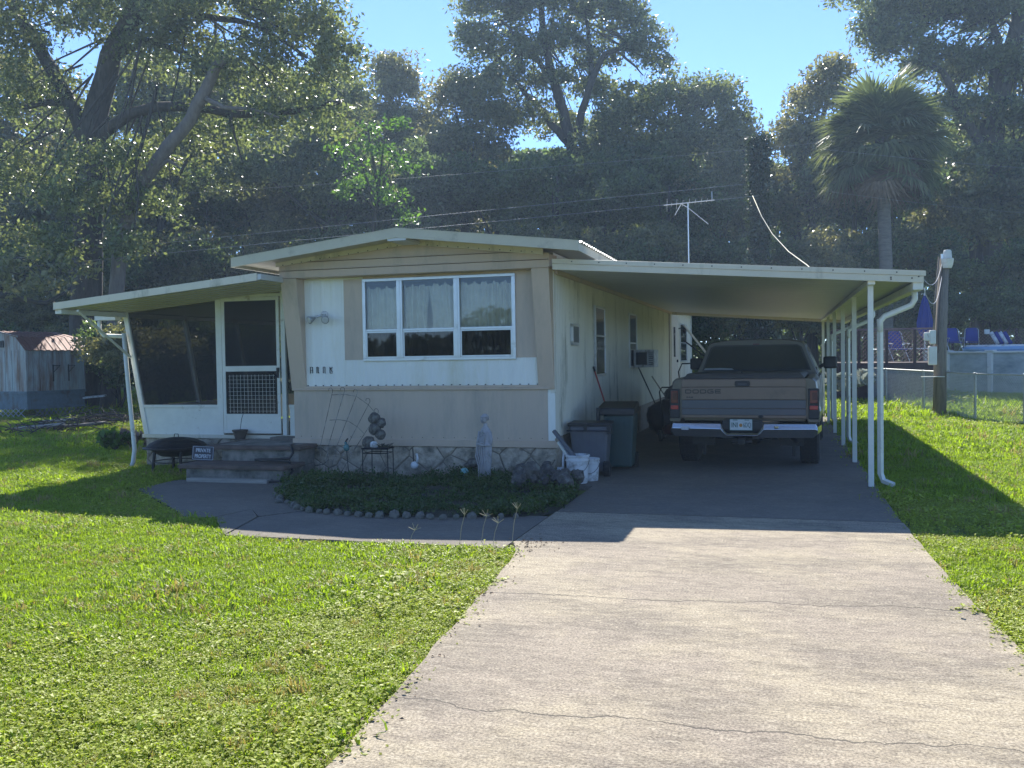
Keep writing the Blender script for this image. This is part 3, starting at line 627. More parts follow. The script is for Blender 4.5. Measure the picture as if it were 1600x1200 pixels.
# tailgate lettering as squared strokes
lt = M(); LS = {'D': [(0,0,0,1),(0,1,.8,1),(.8,1,1,.8),(1,.8,1,.2),(1,.2,.8,0),(.8,0,0,0)], 'O': [(0,.15,0,.85),(0,.85,.15,1),(.15,1,.85,1),(.85,1,1,.85),(1,.85,1,.15),(1,.15,.85,0),(.85,0,.15,0),(.15,0,0,.15)], 'G': [(1,1,.15,1),(.15,1,0,.85),(0,.85,0,.15),(0,.15,.15,0),(.15,0,1,0),(1,0,1,.5),(1,.5,.5,.5)], 'E': [(1,1,0,1),(0,0,0,1),(0,0,1,0),(0,.5,.9,.5)]}
for i, ch in enumerate('DODGE'):
    for a in LS[ch]: lt.beam((-.755+i*.1+a[0]*.072, .062, 1.043+a[1]*.044), (-.755+i*.1+a[2]*.072, .062, 1.043+a[3]*.044), .010, .012)
lt.build('lettering', BLACK, tgr)
text('RAM', 'model_badge', BLACK, tgr, (-.745, .064, .975), .03, sx=1.5, bold=.001)
M().ell((.235, .066, .728), (.035, .01, .02), 10, 6).build('dent', BLACK, tgr)
for s in (-1, 1):
    xa, xb = (.838, .978) if s > 0 else (-.978, -.838)
    lamp = M().box(xa, xb, .075, .16, .70, 1.10).build('tail_light', BLACK, tk, bevel=.012)
    xm = (xa+xb)/2
    M().box(xm-.048, xm+.048, .058, .075, .905, 1.075).build('lens', RED1, lamp, bevel=.012)
    M().box(xm-.02, xm+.045*1, .054, .058, .95, 1.05).build('reflector', mat('lens_dark', (.07, .008, .012), .25), lamp, bevel=.002)
    M().box(xm-.052, xm+.052, .058, .075, .82, .875).build('lens', RED2, lamp, bevel=.008)
    M().box(xa, xb, .09, .2, .655, .697).build('lamp_surround', TKS, tk, bevel=.006)
# bumper with a step notch
prof = [(-.955, .585), (-.93, .64), (-.28, .637), (-.235, .555), (-.20, .515), (.20, .515), (.235, .555), (.28, .637), (.93, .64), (.955, .585)]
low = [(-.955, .50), (-.90, .455), (-.28, .45), (-.235, .44), (-.20, .435), (.20, .435), (.235, .44), (.28, .45), (.90, .455), (.955, .50)]
bpm = M(); n = len(prof); vs = []
for (x, z) in prof: vs.append((x, -.02+.05*(abs(x)/.955)**4, z))
for (x, z), (x2, z2) in zip(prof, low): vs.append((x, -.055+.06*(abs(x)/.955)**4, z*.62+z2*.38))
for (x, z) in low: vs.append((x, -.02+.06*(abs(x)/.955)**4, z))
for (x, z) in low: vs.append((x, .04+.06*(abs(x)/.955)**4, z+.01))
for (x, z) in prof: vs.append((x, .05+.05*(abs(x)/.955)**4, z-.0))
bpm.add(vs, [(j*n+i, j*n+i+1, (j+1)*n+i+1, (j+1)*n+i) for j in range(4) for i in range(n-1)]+[(4*n+i, 4*n+i+1, i+1, i) for i in range(n-1)])
bp2 = bpm.build('bumper', CHROME, tk, bevel=.006)
for s in (-1, 1): M().hexa([(s*.955, .03, .50), (s*.955, .06, .50), (s*1.0, .45, .52), (s*.985, .45, .52), (s*.955, .03, .59), (s*.955, .06, .59), (s*1.0, .45, .60), (s*.985, .45, .60)]).build('bumper_end', CHROME, bp2)
M().box(-.80, -.70, -.060, -.052, .55, .595).build('sticker', mat('sticker_white', (.5, .52, .55), .5), bp2)
M().ell((.44, -.055, .60), (.03, .012, .02), 8, 5).build('step_pad', CHROME, bp2)
M().box(-.26, .26, .02, .08, .56, .68).build('plate_recess', BLACK, bp2)
pl = M().box(-.165, .135, .000, .006, .545, .70).build('licence_plate', mat('plate_white', (.52, .56, .55), .45, var=.1), tk, bevel=.003)
PLM = mat('plate_green', (.03, .10, .08), .5)
M().frame(-.165, .135, .545, .70, .006, -.002, .0).build('plate_border', PLM, pl)
text('INI', 'plate_text', PLM, pl, (-.142, -.001, .588), .092, sx=.74, bold=.001); text('6DQ', 'plate_text', PLM, pl, (.012, -.001, .588), .092, sx=.54, bold=.0)
M().ell((-.018, -.001, .615), (.022, .003, .024), 10, 6).build('plate_emblem', mat('orange_print', (.45, .2, .04), .5), pl)
for sx_, zz in ((-.09, .68), (.06, .68)): M().box(sx_-.03, sx_+.03, -.001, .0, zz, zz+.008).build('plate_line', PLM, pl)
M().tube([(-.13, -.06, .40), (.13, -.06, .40)], .025, 8).box(-.045, .045, -.11, .0, .365, .44).build('tow_hitch', BLKM, tk, bevel=.004)
M().box(-.023, .023, -.114, -.108, .38, .425).build('hitch_socket', DARK, tk)
# cab
def cabsec(w0, z0, w1, z1, w2=None, z2=None):
    return [(-w0, z0), (-w0*1.0, (z0+z1)/2), (-w1*1.0, z1), (-w1*.985+.0, z1+.0), (w1*.985, z1), (w1, z1), (w0, (z0+z1)/2), (w0, z0)]
cb = loft([(2.32, [(-.96, .5), (-.99, .85), (-.965, 1.22), (.965, 1.22), (.99, .85), (.96, .5)]), (4.1, [(-.96, .5), (-.99, .85), (-.965, 1.22), (.965, 1.22), (.99, .85), (.96, .5)]), (4.3, [(-.96, .5), (-.98, .85), (-.95, 1.18), (.95, 1.18), (.98, .85), (.96, .5)]), (5.3, [(-.95, .45), (-.97, .85), (-.80, 1.10), (.80, 1.10), (.97, .85), (.95, .45)]), (5.55, [(-.85, .45), (-.86, .8), (-.7, 1.0), (.7, 1.0), (.86, .8), (.85, .45)])])
cbo = cb.build('cab', TKS, tk, bevel=.02)
gh = loft([(2.34, [(-.93, 1.22), (-.735, 1.69), (-.68, 1.745), (-.40, 1.785), (.40, 1.785), (.68, 1.745), (.735, 1.69), (.93, 1.22)]), (3.2, [(-.93, 1.22), (-.745, 1.70), (-.69, 1.76), (-.4, 1.80), (.4, 1.80), (.69, 1.76), (.745, 1.70), (.93, 1.22)]), (3.75, [(-.93, 1.22), (-.74, 1.68), (-.68, 1.73), (-.4, 1.765), (.4, 1.765), (.68, 1.73), (.74, 1.68), (.93, 1.22)]), (4.25, [(-.93, 1.2), (-.90, 1.27), (-.85, 1.28), (-.4, 1.29), (.4, 1.29), (.85, 1.28), (.90, 1.27), (.93, 1.2)])])
gho = gh.build('cab_roof', TKS, tk, bevel=.012)
M().prism([(-.83, 1.30), (.83, 1.30), (.69, 1.665), (.62, 1.70), (-.62, 1.70), (-.69, 1.665)], 'y', 2.318, 2.337).build('window_seal', BLACK, gho, bevel=.003)
rw = M().prism([(-.80, 1.315), (.80, 1.315), (.665, 1.65), (.61, 1.68), (-.61, 1.68), (-.665, 1.65)], 'y', 2.308, 2.3175).build('rear_window', TGL, gho)
M().prism([(-.80, 1.316), (-.33, 1.316), (-.36, 1.335), (-.55, 1.345), (-.78, 1.342)], 'y', 2.300, 2.3075).build('dash_paper', mat('paper', (.35, .37, .37), .7), gho)
M().box(-.04, .06, 2.32, 2.335, 1.705, 1.72).build('brake_lamp', RED1, gho)
for s in (-1, 1):
    M().add([(s*.925, 2.62, 1.25), (s*.935, 3.95, 1.25), (s*.765, 3.66, 1.66), (s*.755, 2.62, 1.66)], [(0, 1, 2, 3)] if s > 0 else [(3, 2, 1, 0)]).build('side_window', TGL, gho)
    w_ = M().lathe([(.20, -.13), (.34, -.13), (.385, -.10), (.39, 0), (.385, .10), (.34, .13), (.20, .13)], n=28)
    w_.v = [(s*.835+v[2], 1.12+v[0], .39+v[1]) for v in w_.v]
    wo_ = w_.build('wheel', RUB, tk); tr = M()
    for k in range(40):
        a = 2*PI*k/40; 
        for q in (-.085, -.03, .03, .085): tr.beam((s*.835+q-.022, 1.12+.388*math.cos(a), .39+.388*math.sin(a)), (s*.835+q+.022, 1.12+.388*math.cos(a+.06), .39+.388*math.sin(a+.06)), .022, .012)
    tr.build('tread', RUB, wo_)
    r_ = M().lathe([(.06, -.05), (.19, -.05), (.2, .08), (.17, .1), (.05, .06)], n=20); r_.v = [(s*(.835+v[2]), 1.12+v[0], .39+v[1]) for v in r_.v]; r_.build('rim', ALU, wo_)
    w_ = M().lathe([(.20, -.13), (.34, -.13), (.385, -.10), (.39, 0), (.385, .10), (.34, .13), (.20, .13)], n=28)
    w_.v = [(s*.835+v[2], 4.75+v[0], .39+v[1]) for v in w_.v]; w_.build('wheel', RUB, tk)
    mi = M().box(s*1.10-.11, s*1.10+.11, 3.62, 3.72, 1.30, 1.50).build('mirror', BLACK, tk, bevel=.03)
    M().beam((s*.93, 3.7, 1.32), (s*1.02, 3.68, 1.38), .05, .05).build('mirror_arm', BLACK, mi)
    M().box(s*.62-.02, s*.62+.34*0+.02, .9, .96, .12, .62).box(s*.6-.16, s*.6+.16, .72, .73, .28, .62).build('mud_flap', BLACK, tk)
M().box(-.45, -.38, .1, 5.2, .42, .55).box(.38, .45, .1, 5.2, .42, .55).box(-.7, .7, .2, .3, .45, .58).build('chassis', BLKM, tk)
M().tube([(-.82, 1.12, .39), (.82, 1.12, .39)], .05, 8).ell((.05, 1.12, .39), (.15, .15, .14), 12, 8).build('axle', BLKM, tk, smooth=True)
M().tube([(.45, 1.9, .42), (.5, .9, .5), (.62, .35, .42), (.70, .1, .40)], .03, 8).build('exhaust', BLKM, tk, smooth=True)
# ---------------------------------------------------------------- things beside the home
def bin_(name, label, loc, rz, col, w, d, h, wheels=True):
    o = thing(name, label, 'bin', loc, rz, None)
    b = M().hexa([(-w*.40, -d*.38, .05), (w*.40, -d*.38, .05), (w*.40, d*.4, .05), (-w*.40, d*.4, .05), (-w*.5, -d*.5, h*.9), (w*.5, -d*.5, h*.9), (w*.5, d*.5, h*.9), (-w*.5, d*.5, h*.9)]).build('body', col, o, bevel=.03)
    rb = M()
    for k in range(5): x = (-.3+k*.15)*w; rb.hexa([(x-.008, -d*.395, .14), (x+.008, -d*.395, .14), (x+.008, -d*.38, .14), (x-.008, -d*.38, .14), (x*1.15-.008, -d*.495, h*.78), (x*1.15+.008, -d*.495, h*.78), (x*1.15+.008, -d*.48, h*.78), (x*1.15-.008, -d*.48, h*.78)])
    rb.build('rib', col, b)
    return o
b1 = bin_('wheeled_bin', 'grey wheeled rubbish bin with black rim behind the white buckets', (.36, .55, 0), math.radians(4), GREYP, .52, .5, .74)
M().box(-.275, .275, -.27, .27, .655, .70).build('rim', BLACK, b1, bevel=.012)
M().tube([(-.28, -.27, .60), (-.28, -.30, .60), (.28, -.30, .60), (.28, -.27, .60)], .008, 6).build('handle', BLACK, b1)
M().box(.245, .30, -.30, -.2, .56, .66).box(-.06, -.02, -.30, -.27, .60, .70).build('clip', BLACK, b1)
wl_ = M(); 
for s in (.22,): wl_.tube([(s-.03, -.22, .10), (s+.05, -.22, .10)], .10, 16)
wl_.build('wheel', RUB, b1)
b2 = bin_('wheeled_bin', 'green wheeled bin with black lid under the red broom', (.66, 1.15, 0), math.radians(2), GREENP, .52, .55, .86)
lid = M().hexa([(-.36, -.33, .76), (.29, -.33, .76), (.29, .30, .80), (-.36, .30, .80), (-.36, -.33, .86), (.29, -.33, .86), (.27, .26, .93), (-.34, .26, .93)]).build('lid', BLACK, b2, bevel=.02)
M().box(-.36, -.30, -.36, -.3, .70, .87).build('hinge', BLACK, b2)
for s in (-1, 1): M().tube([(s*.22-.03, .24, .11), (s*.22+.03, .24, .11)], .11, 16).build('wheel', RUB, b2)
def bucket(label, loc, s=1.0):
    o = thing('bucket', label, 'bucket', loc)
    M().lathe([(.118*s, 0), (.122*s, .01), (.14*s, .27*s), (.15*s, .275*s), (.15*s, .30*s), (.143*s, .30*s), (.145*s, .325*s), (.155*s, .33*s), (.155*s, .35*s), (.143*s, .352*s), (.14*s, .33*s), (.12*s, .03)], n=26, close=False).build('pail', WHITEP, o, smooth=False, bevel=.002)
    M().lathe([(.118*s, .004), (.0, .005)], n=26, close=False).build('base', WHITEP, o)
    M().tube([(-.15*s, 0, .28*s)]+[(-.15*s*math.cos(a), -.155*s*math.sin(a), .28*s-.16*s*math.sin(a)) for a in [PI*k/10 for k in range(1, 10)]]+[(.15*s, 0, .28*s)], .003, 5).build('handle', BLKM, o)
    return o
bucket('dirty white paint bucket in front of the grey bin with a board stuck in', (.36, -.33, 0.004), 1.0)
bucket('smaller white bucket hiding behind the paint bucket', (.47, -.08, 0.004), .8)
b2.scale = (.80, 1, 1)
fr_ = thing('folded_frame', 'folded white metal frame leaning by the paint bucket against the corner', 'frame', (.2, -.25, 0))
M().tube([(-.03, -.08, .02), (-.03, -.03, .30), (-.03, .02, .40), (.02, .06, .43)], .016, 6).tube([(.06, -.08, .02), (.02, -.0, .30), (-.01, .04, .42)], .016, 6).build('leg', WHITEP, fr_, smooth=True)
M().box(-.10, -.03, -.07, -.03, .15, .19).build('foot_bracket', WHITEP, fr_)
sk_ = thing('grey_plank', 'grey padded board sticking up diagonally out of the paint bucket', 'board', (.3, -.28, .34))
M().beam((.06, 0, -.08), (-.27, .08, .30), .055, .045).build('board', GREYP, sk_, bevel=.012); M().beam((.0, -.04, -.10), (-.20, .03, .16), .035, .03).build('strut', ALU, sk_)
bm_ = thing('broom', 'red handled broom leaning on the side window behind the bins', 'broom', (.36, 1.9, .85))
M().tube([(.22, -.2, -.75), (-.30, .5, .48)], .013, 6).build('handle', REDP, bm_); M().tube([(-.30, .5, .48), (-.325, .53, .55)], .018, 6).build('grip', BLACK, bm_)
M().hexa([(.12, -.32, -.84), (.34, -.32, -.84), (.34, -.22, -.84), (.12, -.22, -.84), (.15, -.25, -.70), (.30, -.25, -.70), (.30, -.19, -.70), (.15, -.19, -.70)]).build('bristles', BLACK, bm_)
for (nm, lb, a, b) in (('rake', 'thin dark rake leaning on the wall below the air conditioner', (.45, 7.9, .02), (.05, 7.0, 1.32)), ('shovel', 'wooden handled shovel leaning on the side wall behind the mower', (.62, 9.4, .02), (.06, 8.9, 1.1))):
    o = thing(nm, lb, nm, a); q = Vector(b)-Vector(a)
    M().tube([(0, 0, .1), q], .014, 6).build('handle', WOODG if nm == 'shovel' else BLKM, o); M().box(-.14, .14, -.03, .03, 0, .12).build('head', BLKM, o)
lb_ = thing('leaning_board', 'long cream board leaning out from the side wall beyond the truck cab', 'board', (.1, 15.6, 2.42))
M().beam((0, 0, 0), (1.78, .3, -2.38), .16, .05).build('plank', CREAM, lb_); M().beam((0, -.1, -.45), (.9, -.1, -1.15), .04).build('strut', BLKM, lb_)
# mower and clutter left of the truck
mw = thing('push_mower', 'dark push mower with red deck and a bent tube handle beside the truck', 'lawn mower', (.95, 5.6, 0))
M().lathe([(.26, 0), (.28, .08), (.24, .15), (.1, .18)], (0, 0, .12), 18).build('deck', mat('dull_red', (.10, .01, .01), .5), mw, smooth=True)
M().lathe([(.12, 0), (.13, .1), (.1, .17), (.03, .2)], (0, 0, .28), 14).build('engine', BLKM, mw)
for x, y in ((-.27, -.27), (.27, -.27), (-.27, .27), (.27, .27)): M().tube([(x-.03, y, .1), (x+.03, y, .1)], .1, 14).build('wheel', RUB, mw)
M().tube([(-.2, -.25, .25), (-.22, -.75, .92), (-.16, -.88, 1.0), (.2, -.88, 1.0), (.26, -.75, .92), (.22, -.25, .25)], .012, 6).build('handle', BLKM, mw, smooth=True)
mw2 = thing('push_mower', 'second black mower with taller tube handle behind the dark bags', 'lawn mower', (1.05, 8.2, 0))
M().lathe([(.26, 0), (.28, .08), (.24, .15), (.1, .18)], (0, 0, .12), 18).build('deck', BLKM, mw2, smooth=True)
M().tube([(-.2, -.25, .25), (-.25, -.8, 1.22), (-.17, -.9, 1.38), (.6, -.9, 1.40), (.66, -.8, 1.25), (.3, -.25, .25)], .014, 6).build('handle', BLKM, mw2, smooth=True)
rb_ = random.Random(4)
bag = mat('bin_bag', (.02, .022, .028), .35, var=.3, bump=.6, bscale=12)
for i, (x, y, z, r_, lb) in enumerate(((.62, 6.6, .35, .36, 'lumpy black bag on the ground against the side skirting'), (.85, 7.1, .75, .30, 'black bag piled on top between wall and mower handles'), (.50, 7.4, .30, .3, 'small black bag at the back of the carport clutter'))):
    m = M(); m.ell((0, 0, 0), (r_, r_*.9, r_ if z < .5 else r_*.8), 14, 9, .09, rb_); o = m.build('bin_bag', bag, smooth=True); o.location = (x, y, z); tag(o, lb, 'bag')
bx = M().box(-.3, .3, -.3, .3, 0, .5).build('storage_crate', BLACK, bevel=.01); bx.location = (.82, 7.1, .003); tag(bx, 'black storage crate under the piled bag beside the side wall', 'crate')
# fire pit
fp = thing('fire_pit', 'round black fire pit with mesh lid beside the steps', 'fire pit', (-5.66, .02, 0))
M().lathe([(.05, .20), (.22, .22), (.34, .30), (.40, .335), (.47, .335), (.47, .35), (.39, .355), (.33, .33), (.2, .25), (.05, .23)], n=24, close=False).build('bowl', BLKM, fp, smooth=True)
M().lathe([(.42, .355), (.38, .40), (.26, .455), (.12, .48), (.02, .485)], n=24, close=False).build('lid', screenmat('pit_mesh', (.012, .012, .014), .85), fp, smooth=True)
M().tube([(-.04, 0, .48), (-.03, 0, .53), (.03, 0, .53), (.04, 0, .48)], .006, 5).build('handle', BLKM, fp)
for k in range(4):
    a = PI/4+k*PI/2; M().beam((.30*math.cos(a), .30*math.sin(a), .31), (.34*math.cos(a), .34*math.sin(a), -.03), .03, .03).build('leg', BLKM, fp)
M().tube([(.31*math.cos(2*PI*k/20), .31*math.sin(2*PI*k/20), .14) for k in range(21)], .008, 5).build('ring', BLKM, fp)
sg = thing('yard_sign', 'small black PRIVATE PROPERTY sign with white capitals leaning on the steps', 'sign', (-4.83, -.56, .222))
BL2 = mat('sign_black', (.012, .014, .03), .45); WT = mat('sign_white', (.55, .58, .62), .5)
M().prism([(-.16, .0), (.13, .0), (.16, .04), (.16, .20), (-.16, .20), (-.17, .15)], 'y', 0, .006).build('board', BL2, sg)
M().frame(-.15, .15, .012, .19, .004, -.003, -.0005).build('border', WT, sg)
text('PRIVATE', 'lettering', WT, sg, (0, -.001, .115), .07, al='CENTER', sx=.82, bold=.001); text('PROPERTY', 'lettering', WT, sg, (0, -.001, .035), .07, al='CENTER', sx=.72, bold=.001)
sg.rotation_euler = (-.12, .04, .12)
pot = thing('plant_pot', 'dark clay pot with one dry stem on the doorstep board', 'pot', (-4.86, .42, .425))
M().lathe([(.07, 0), (.10, .11), (.115, .12), (.115, .14), (.1, .14)], n=14).build('pot', mat('clay_dark', (.09, .07, .055), .9), pot); M().tube([(.0, 0, .12), (.03, 0, .3), (.09, 0, .45)], .005, 4).build('stem', BLKM, pot)
hs = M().tube([(-3.6, -.25, .43), (-3.50, -.5, .44), (-3.42, -.6, .35), (-3.46, -.62, .28), (-3.7, -.62, .26), (-3.95, -.66, .255), (-3.7, -.68, .26), (-3.42, -.70, .25), (-3.36, -.72, .12), (-3.40, -.9, .01), (-3.55, -1.0, .01)], .018, 6).build('garden_hose', BLACK, smooth=True); tag(hs, 'black hose looping down the right edge of the front steps', 'hose')
cw = M().tube([(-3.36, -.1, .36), (-3.28, -.08, .37), (-3.18, -.09, .3), (-3.17, -.09, .2), (-3.25, -.1, .14), (-3.36, -.12, .13)], .005, 5).build('cable_loop', BLACK, smooth=True); tag(cw, 'thin black cable looping on the stone skirting beside the steps', 'cable')
# ---------------------------------------------------------------- garden bed
# statue: draped woman
stt = thing('garden_statue', 'pale weathered garden statue of a draped woman in front of the skirting', 'statue', (-.66, -.88, .06), math.radians(-20))
STM = mat('statue_stone', (.36, .35, .35), .8, var=.15, scale=12, bump=.5, dirt=(.14, .15, .13), damt=.3, dscale=8)
def robe():
    m = M(); K = 26; vs = []; pr = [(0, .060, .055), (.06, .056, .052), (.16, .060, .054), (.28, .072, .062), (.38, .080, .064), (.44, .078, .06), (.50, .064, .05), (.56, .072, .054), (.61, .074, .052), (.645, .062, .044), (.665, .04, .035), (.69, .024, .026), (.72, .022, .025)]
    for j, (z, rx, ry) in enumerate(pr):
        tw = .04*math.sin(z*4)
        for k in range(K):
            a = 2*PI*k/K; f = 1+(.10*math.sin(a*7+z*5)+.05*math.sin(a*11-z*9))*(1 if z < .6 else .25)
            vs.append((rx*f*math.cos(a)+tw*.5, ry*f*math.sin(a)-.01*math.sin(z*5), z))
    return m.add(vs, [(j*K+k, j*K+(k+1) % K, (j+1)*K+(k+1) % K, (j+1)*K+k) for j in range(len(pr)-1) for k in range(K)]+[tuple(range(K-1, -1, -1))])
robe().build('figure', STM, stt, smooth=True)
hd = M().ell((-.004, -.012, .765), (.037, .045, .052), 16, 12); hd.ell((-.006, -.054, .758), (.007, .012, .012), 8, 6); hd.ell((-.006, -.048, .737), (.013, .008, .005), 8, 5)
for s in (-1, 1): hd.ell((-.004+s*.015, -.048, .773), (.008, .006, .005), 8, 5); hd.ell((-.004+s*.037, -.005, .765), (.006, .01, .014), 8, 5)
hdo = hd.build('head', STM, stt, smooth=True)
M().ell((0, .006, .79), (.044, .05, .044), 14, 9, .06).ell((0, .05, .775), (.026, .028, .026), 10, 7, .06).tube([(.046*math.cos(2*PI*k/14), .004+.05*math.sin(2*PI*k/14), .795) for k in range(15)], .009, 6).build('hair', STM, hdo, smooth=True)
M().tube([(-.068, 0, .615), (-.085, -.015, .52), (-.080, -.05, .455)], [.027, .023, .018], 10).tube([(-.080, -.05, .455), (-.03, -.078, .475), (.01, -.08, .485)], [.018, .015, .012], 10).ell((.022, -.081, .487), (.016, .010, .012), 8, 6).build('arm', STM, stt, smooth=True)
M().tube([(.068, 0, .615), (.095, .0, .52), (.10, -.02, .46)], [.027, .023, .018], 10).tube([(.10, -.02, .46), (.05, -.075, .455), (-.01, -.088, .46)], [.018, .015, .012], 10).ell((-.02, -.089, .461), (.016, .010, .012), 8, 6).build('arm', STM, stt, smooth=True)
cl_ = M()
for k in range(5): cl_.tube([(.05-.022*k, -.060, .60-.01*k), (.03-.02*k, -.075, .50), (.035-.03*k, -.076, .40-.02*k), (.05-.025*k, -.070, .20), (.05-.025*k, -.076, .02)], [.006, .008, .01, .008, .006], 6)
cl_.build('drapery_fold', STM, stt, smooth=True)
M().lathe([(.12, -.06), (.12, .0), (.095, .015), (.0, .02)], n=14).build('plinth', STM, stt)
# trellis
tr_ = thing('fan_trellis', 'rusty wire fan trellis with curled tops leaning on the beige siding', 'trellis', (-3.02, -.42, .02))
TRM = mat('trellis_wire', (.13, .11, .09), .7, .2, var=.5, scale=14, dirt=(.4, .38, .34), damt=.5, dscale=12)
base = [(-.05+.05*k, 0, 0) for k in range(5)]; tops = [(-.05, .30, 1.12), (.13, .30, 1.13), (.32, .30, 1.10), (.50, .30, .98), (.62, .30, .84)]
for k, (b, t) in enumerate(zip(base, tops)):
    b = Vector(b)+Vector((.02*k-.06, 0, 0)); t = Vector(t); d = (t-b).normalized(); mid = b+(t-b)*.35+Vector((-.06+.01*k, 0, 0))
    crl = [t+Vector((.035*math.sin(a)+.0, 0, .035*(1-math.cos(a)))) for a in (0,)]
    crl = [t+Vector((-.03+.03*math.cos(a), 0, .03*math.sin(a)+.02)) for a in (0, .7, 1.4, 2.1, 2.8, 3.5)]
    M().tube([b, mid, t]+crl, .0042, 5).build('wire', TRM, tr_)
def arc(fr, n=12):
    out = []
    for i in range(n+1):
        t = i/n*(len(tops)-1); k = min(int(t), len(tops)-2); u = t-k
        q0 = Vector(base[k])+(Vector(tops[k])-Vector(base[k]))*fr; q1 = Vector(base[k+1])+(Vector(tops[k+1])-Vector(base[k+1]))*fr; out.append(q0.lerp(q1, u))
    return out
for fr in (.36, .66, .96): M().tube(arc(fr), .0042, 5).build('cross_wire', TRM, tr_)
# plant stand with stacked rocks and a planter
ps = thing('plant_stand', 'black wire stand with four thin legs left of the stone statue', 'plant stand', (-2.28, -.42, .04))
for x, y in ((-.17, -.10), (-.14, .12), (.17, -.08), (.16, .12)): M().tube([(x, y, .37), (x*1.03, y, -.05)], .007, 5).build('leg', BLKM, ps)
M().tube([(-.18, -.11, .37), (.18, -.09, .37), (.17, .13, .37), (-.15, .13, .37), (-.18, -.11, .37)], .010, 5).build('top_ring', BLKM, ps); M().tube([(-.17, -.10, .31), (.17, -.08, .31), (.16, .12, .31), (-.14, .12, .31), (-.17, -.10, .31)], .006, 5).build('lower_ring', BLKM, ps)
M().box(-.15, .15, -.08, .10, .372, .380).build('shelf', BLKM, ps)
RK = mat('lava_rock', (.10, .09, .08), .9, var=.45, scale=14, bump=1, bscale=18, dirt=(.22, .22, .18), damt=.3, dscale=7)
def rock(r, sq=.8, seed=0, m_=None, nm='rock', nu=12, nv=8, noise=.13):
    m = M(); m.ell((0, 0, 0), (r, r*.85, r*sq), nu, nv, noise, random.Random(seed)); return m.build(nm, m_ or RK, smooth=False)
for i, (x, z, r_, lb) in enumerate(((-.13, .44, .085, 'lowest left lava rock on the black wire stand'), (-.03, .62, .085, 'middle lava rock in the stack on the wire stand'), (-.04, .76, .08, 'topmost lava rock of the stack on the wire stand'), (.055, .70, .065, 'right upper lava rock of the stack on the wire stand'), (.04, .55, .07, 'right lower lava rock behind the pale lump on the wire stand'))):
    o = rock(r_, 1.0, 20+i, nm='lava_rock'); o.location = (-2.28+x, -.42, .04+z-.0); tag(o, lb, 'rock', 'rocks on the wire stand')
o = rock(.06, .8, 33, WHITEP, 'pale_stone'); o.location = (-2.33, -.44, .455); tag(o, 'small pale stone at the bottom of the wire stand rocks', 'stone')
o = M(); rr_ = random.Random(2)
for k in range(40):
    a = rr_.uniform(0, 6.28); l_ = rr_.uniform(.06, .16); p = Vector((rr_.uniform(-.06, .06), rr_.uniform(-.04, .04), 0)); q = p+Vector((l_*math.cos(a), l_*.6*math.sin(a), rr_.uniform(.0, .05))); o.beam(p, q, .012, .004)
o = o.build('dried_plant', mat('dried_leaf', (.06, .06, .045), .8)); o.location = (-2.20, -.42, .425); tag(o, 'dark dried leafy plant lying on the wire stand', 'plant')
# glass globe ornament on a rod, duck figures, teal ball, stones
go = thing('garden_stake', 'thin garden stake topped by a teal glass bird beside the trellis', 'garden stake', (-2.72, -.40, .03))
M().tube([(0.01, 0, -.05), (-.02, 0, .34)], .005, 5).build('rod', BLKM, go); TEAL = mat('teal_glass', (.08, .2, .2), .25)
M().ell((-.02, 0, .38), (.042, .04, .05), 10, 8).ell((-.03, 0, .44), (.02, .02, .02), 8, 6).build('bird', TEAL, go, smooth=True); M().beam((-.03, 0, .46), (.0, 0, .50), .03, .01).build('crest', BLKM, go)
bd_ = thing('goose_figurine', 'small white goose figurine on the ground right of the wire stand', 'figurine', (-1.82, -.30, .10))
M().ell((0, 0, .08), (.055, .04, .05), 10, 7).tube([(.03, 0, .10), (.045, 0, .17), (.04, 0, .21)], [.02, .015, .012], 8).ell((.035, 0, .22), (.02, .015, .016), 8, 6).build('body', WHITEP, bd_, smooth=True); M().tube([(-.01, 0, .08), (-.02, 0, .30)], .008, 5).build('stake', BLKM, bd_)
fr2 = thing('frog_figurine', 'dark lumpy frog figurine set against the skirting left of the statue', 'figurine', (-1.02, -.22, .22))
M().ell((0, 0, 0), (.10, .07, .06), 12, 8, .1).ell((.06, -.02, .05), (.055, .05, .05), 10, 7, .08).ell((-.08, -.02, -.03), (.06, .04, .03), 10, 6, .1).build('body', RK, fr2, smooth=True); M().box(-.02, .02, -.02, .02, -.2, -.03).build('rod', BLKM, fr2)
tb = M().ell((0, 0, 0), (.055, .055, .055), 16, 10).build('glass_ball', mat('teal_ball', (.2, .42, .40), .15), smooth=True); tb.location = (-1.02, -.62, .145); tag(tb, 'pale teal glass ball lying in the ground cover near the statue', 'ball')
for (x, y, lb) in ((-2.62, -.75, 'white pebble in the bed below the trellis'), (-2.38, -.72, 'white pebble under the wire stand')):
    o = rock(.03, .7, 60+int(x*10), WHITEP, 'pebble', 8, 5); o.location = (x, y, .11); tag(o, lb, 'pebble')
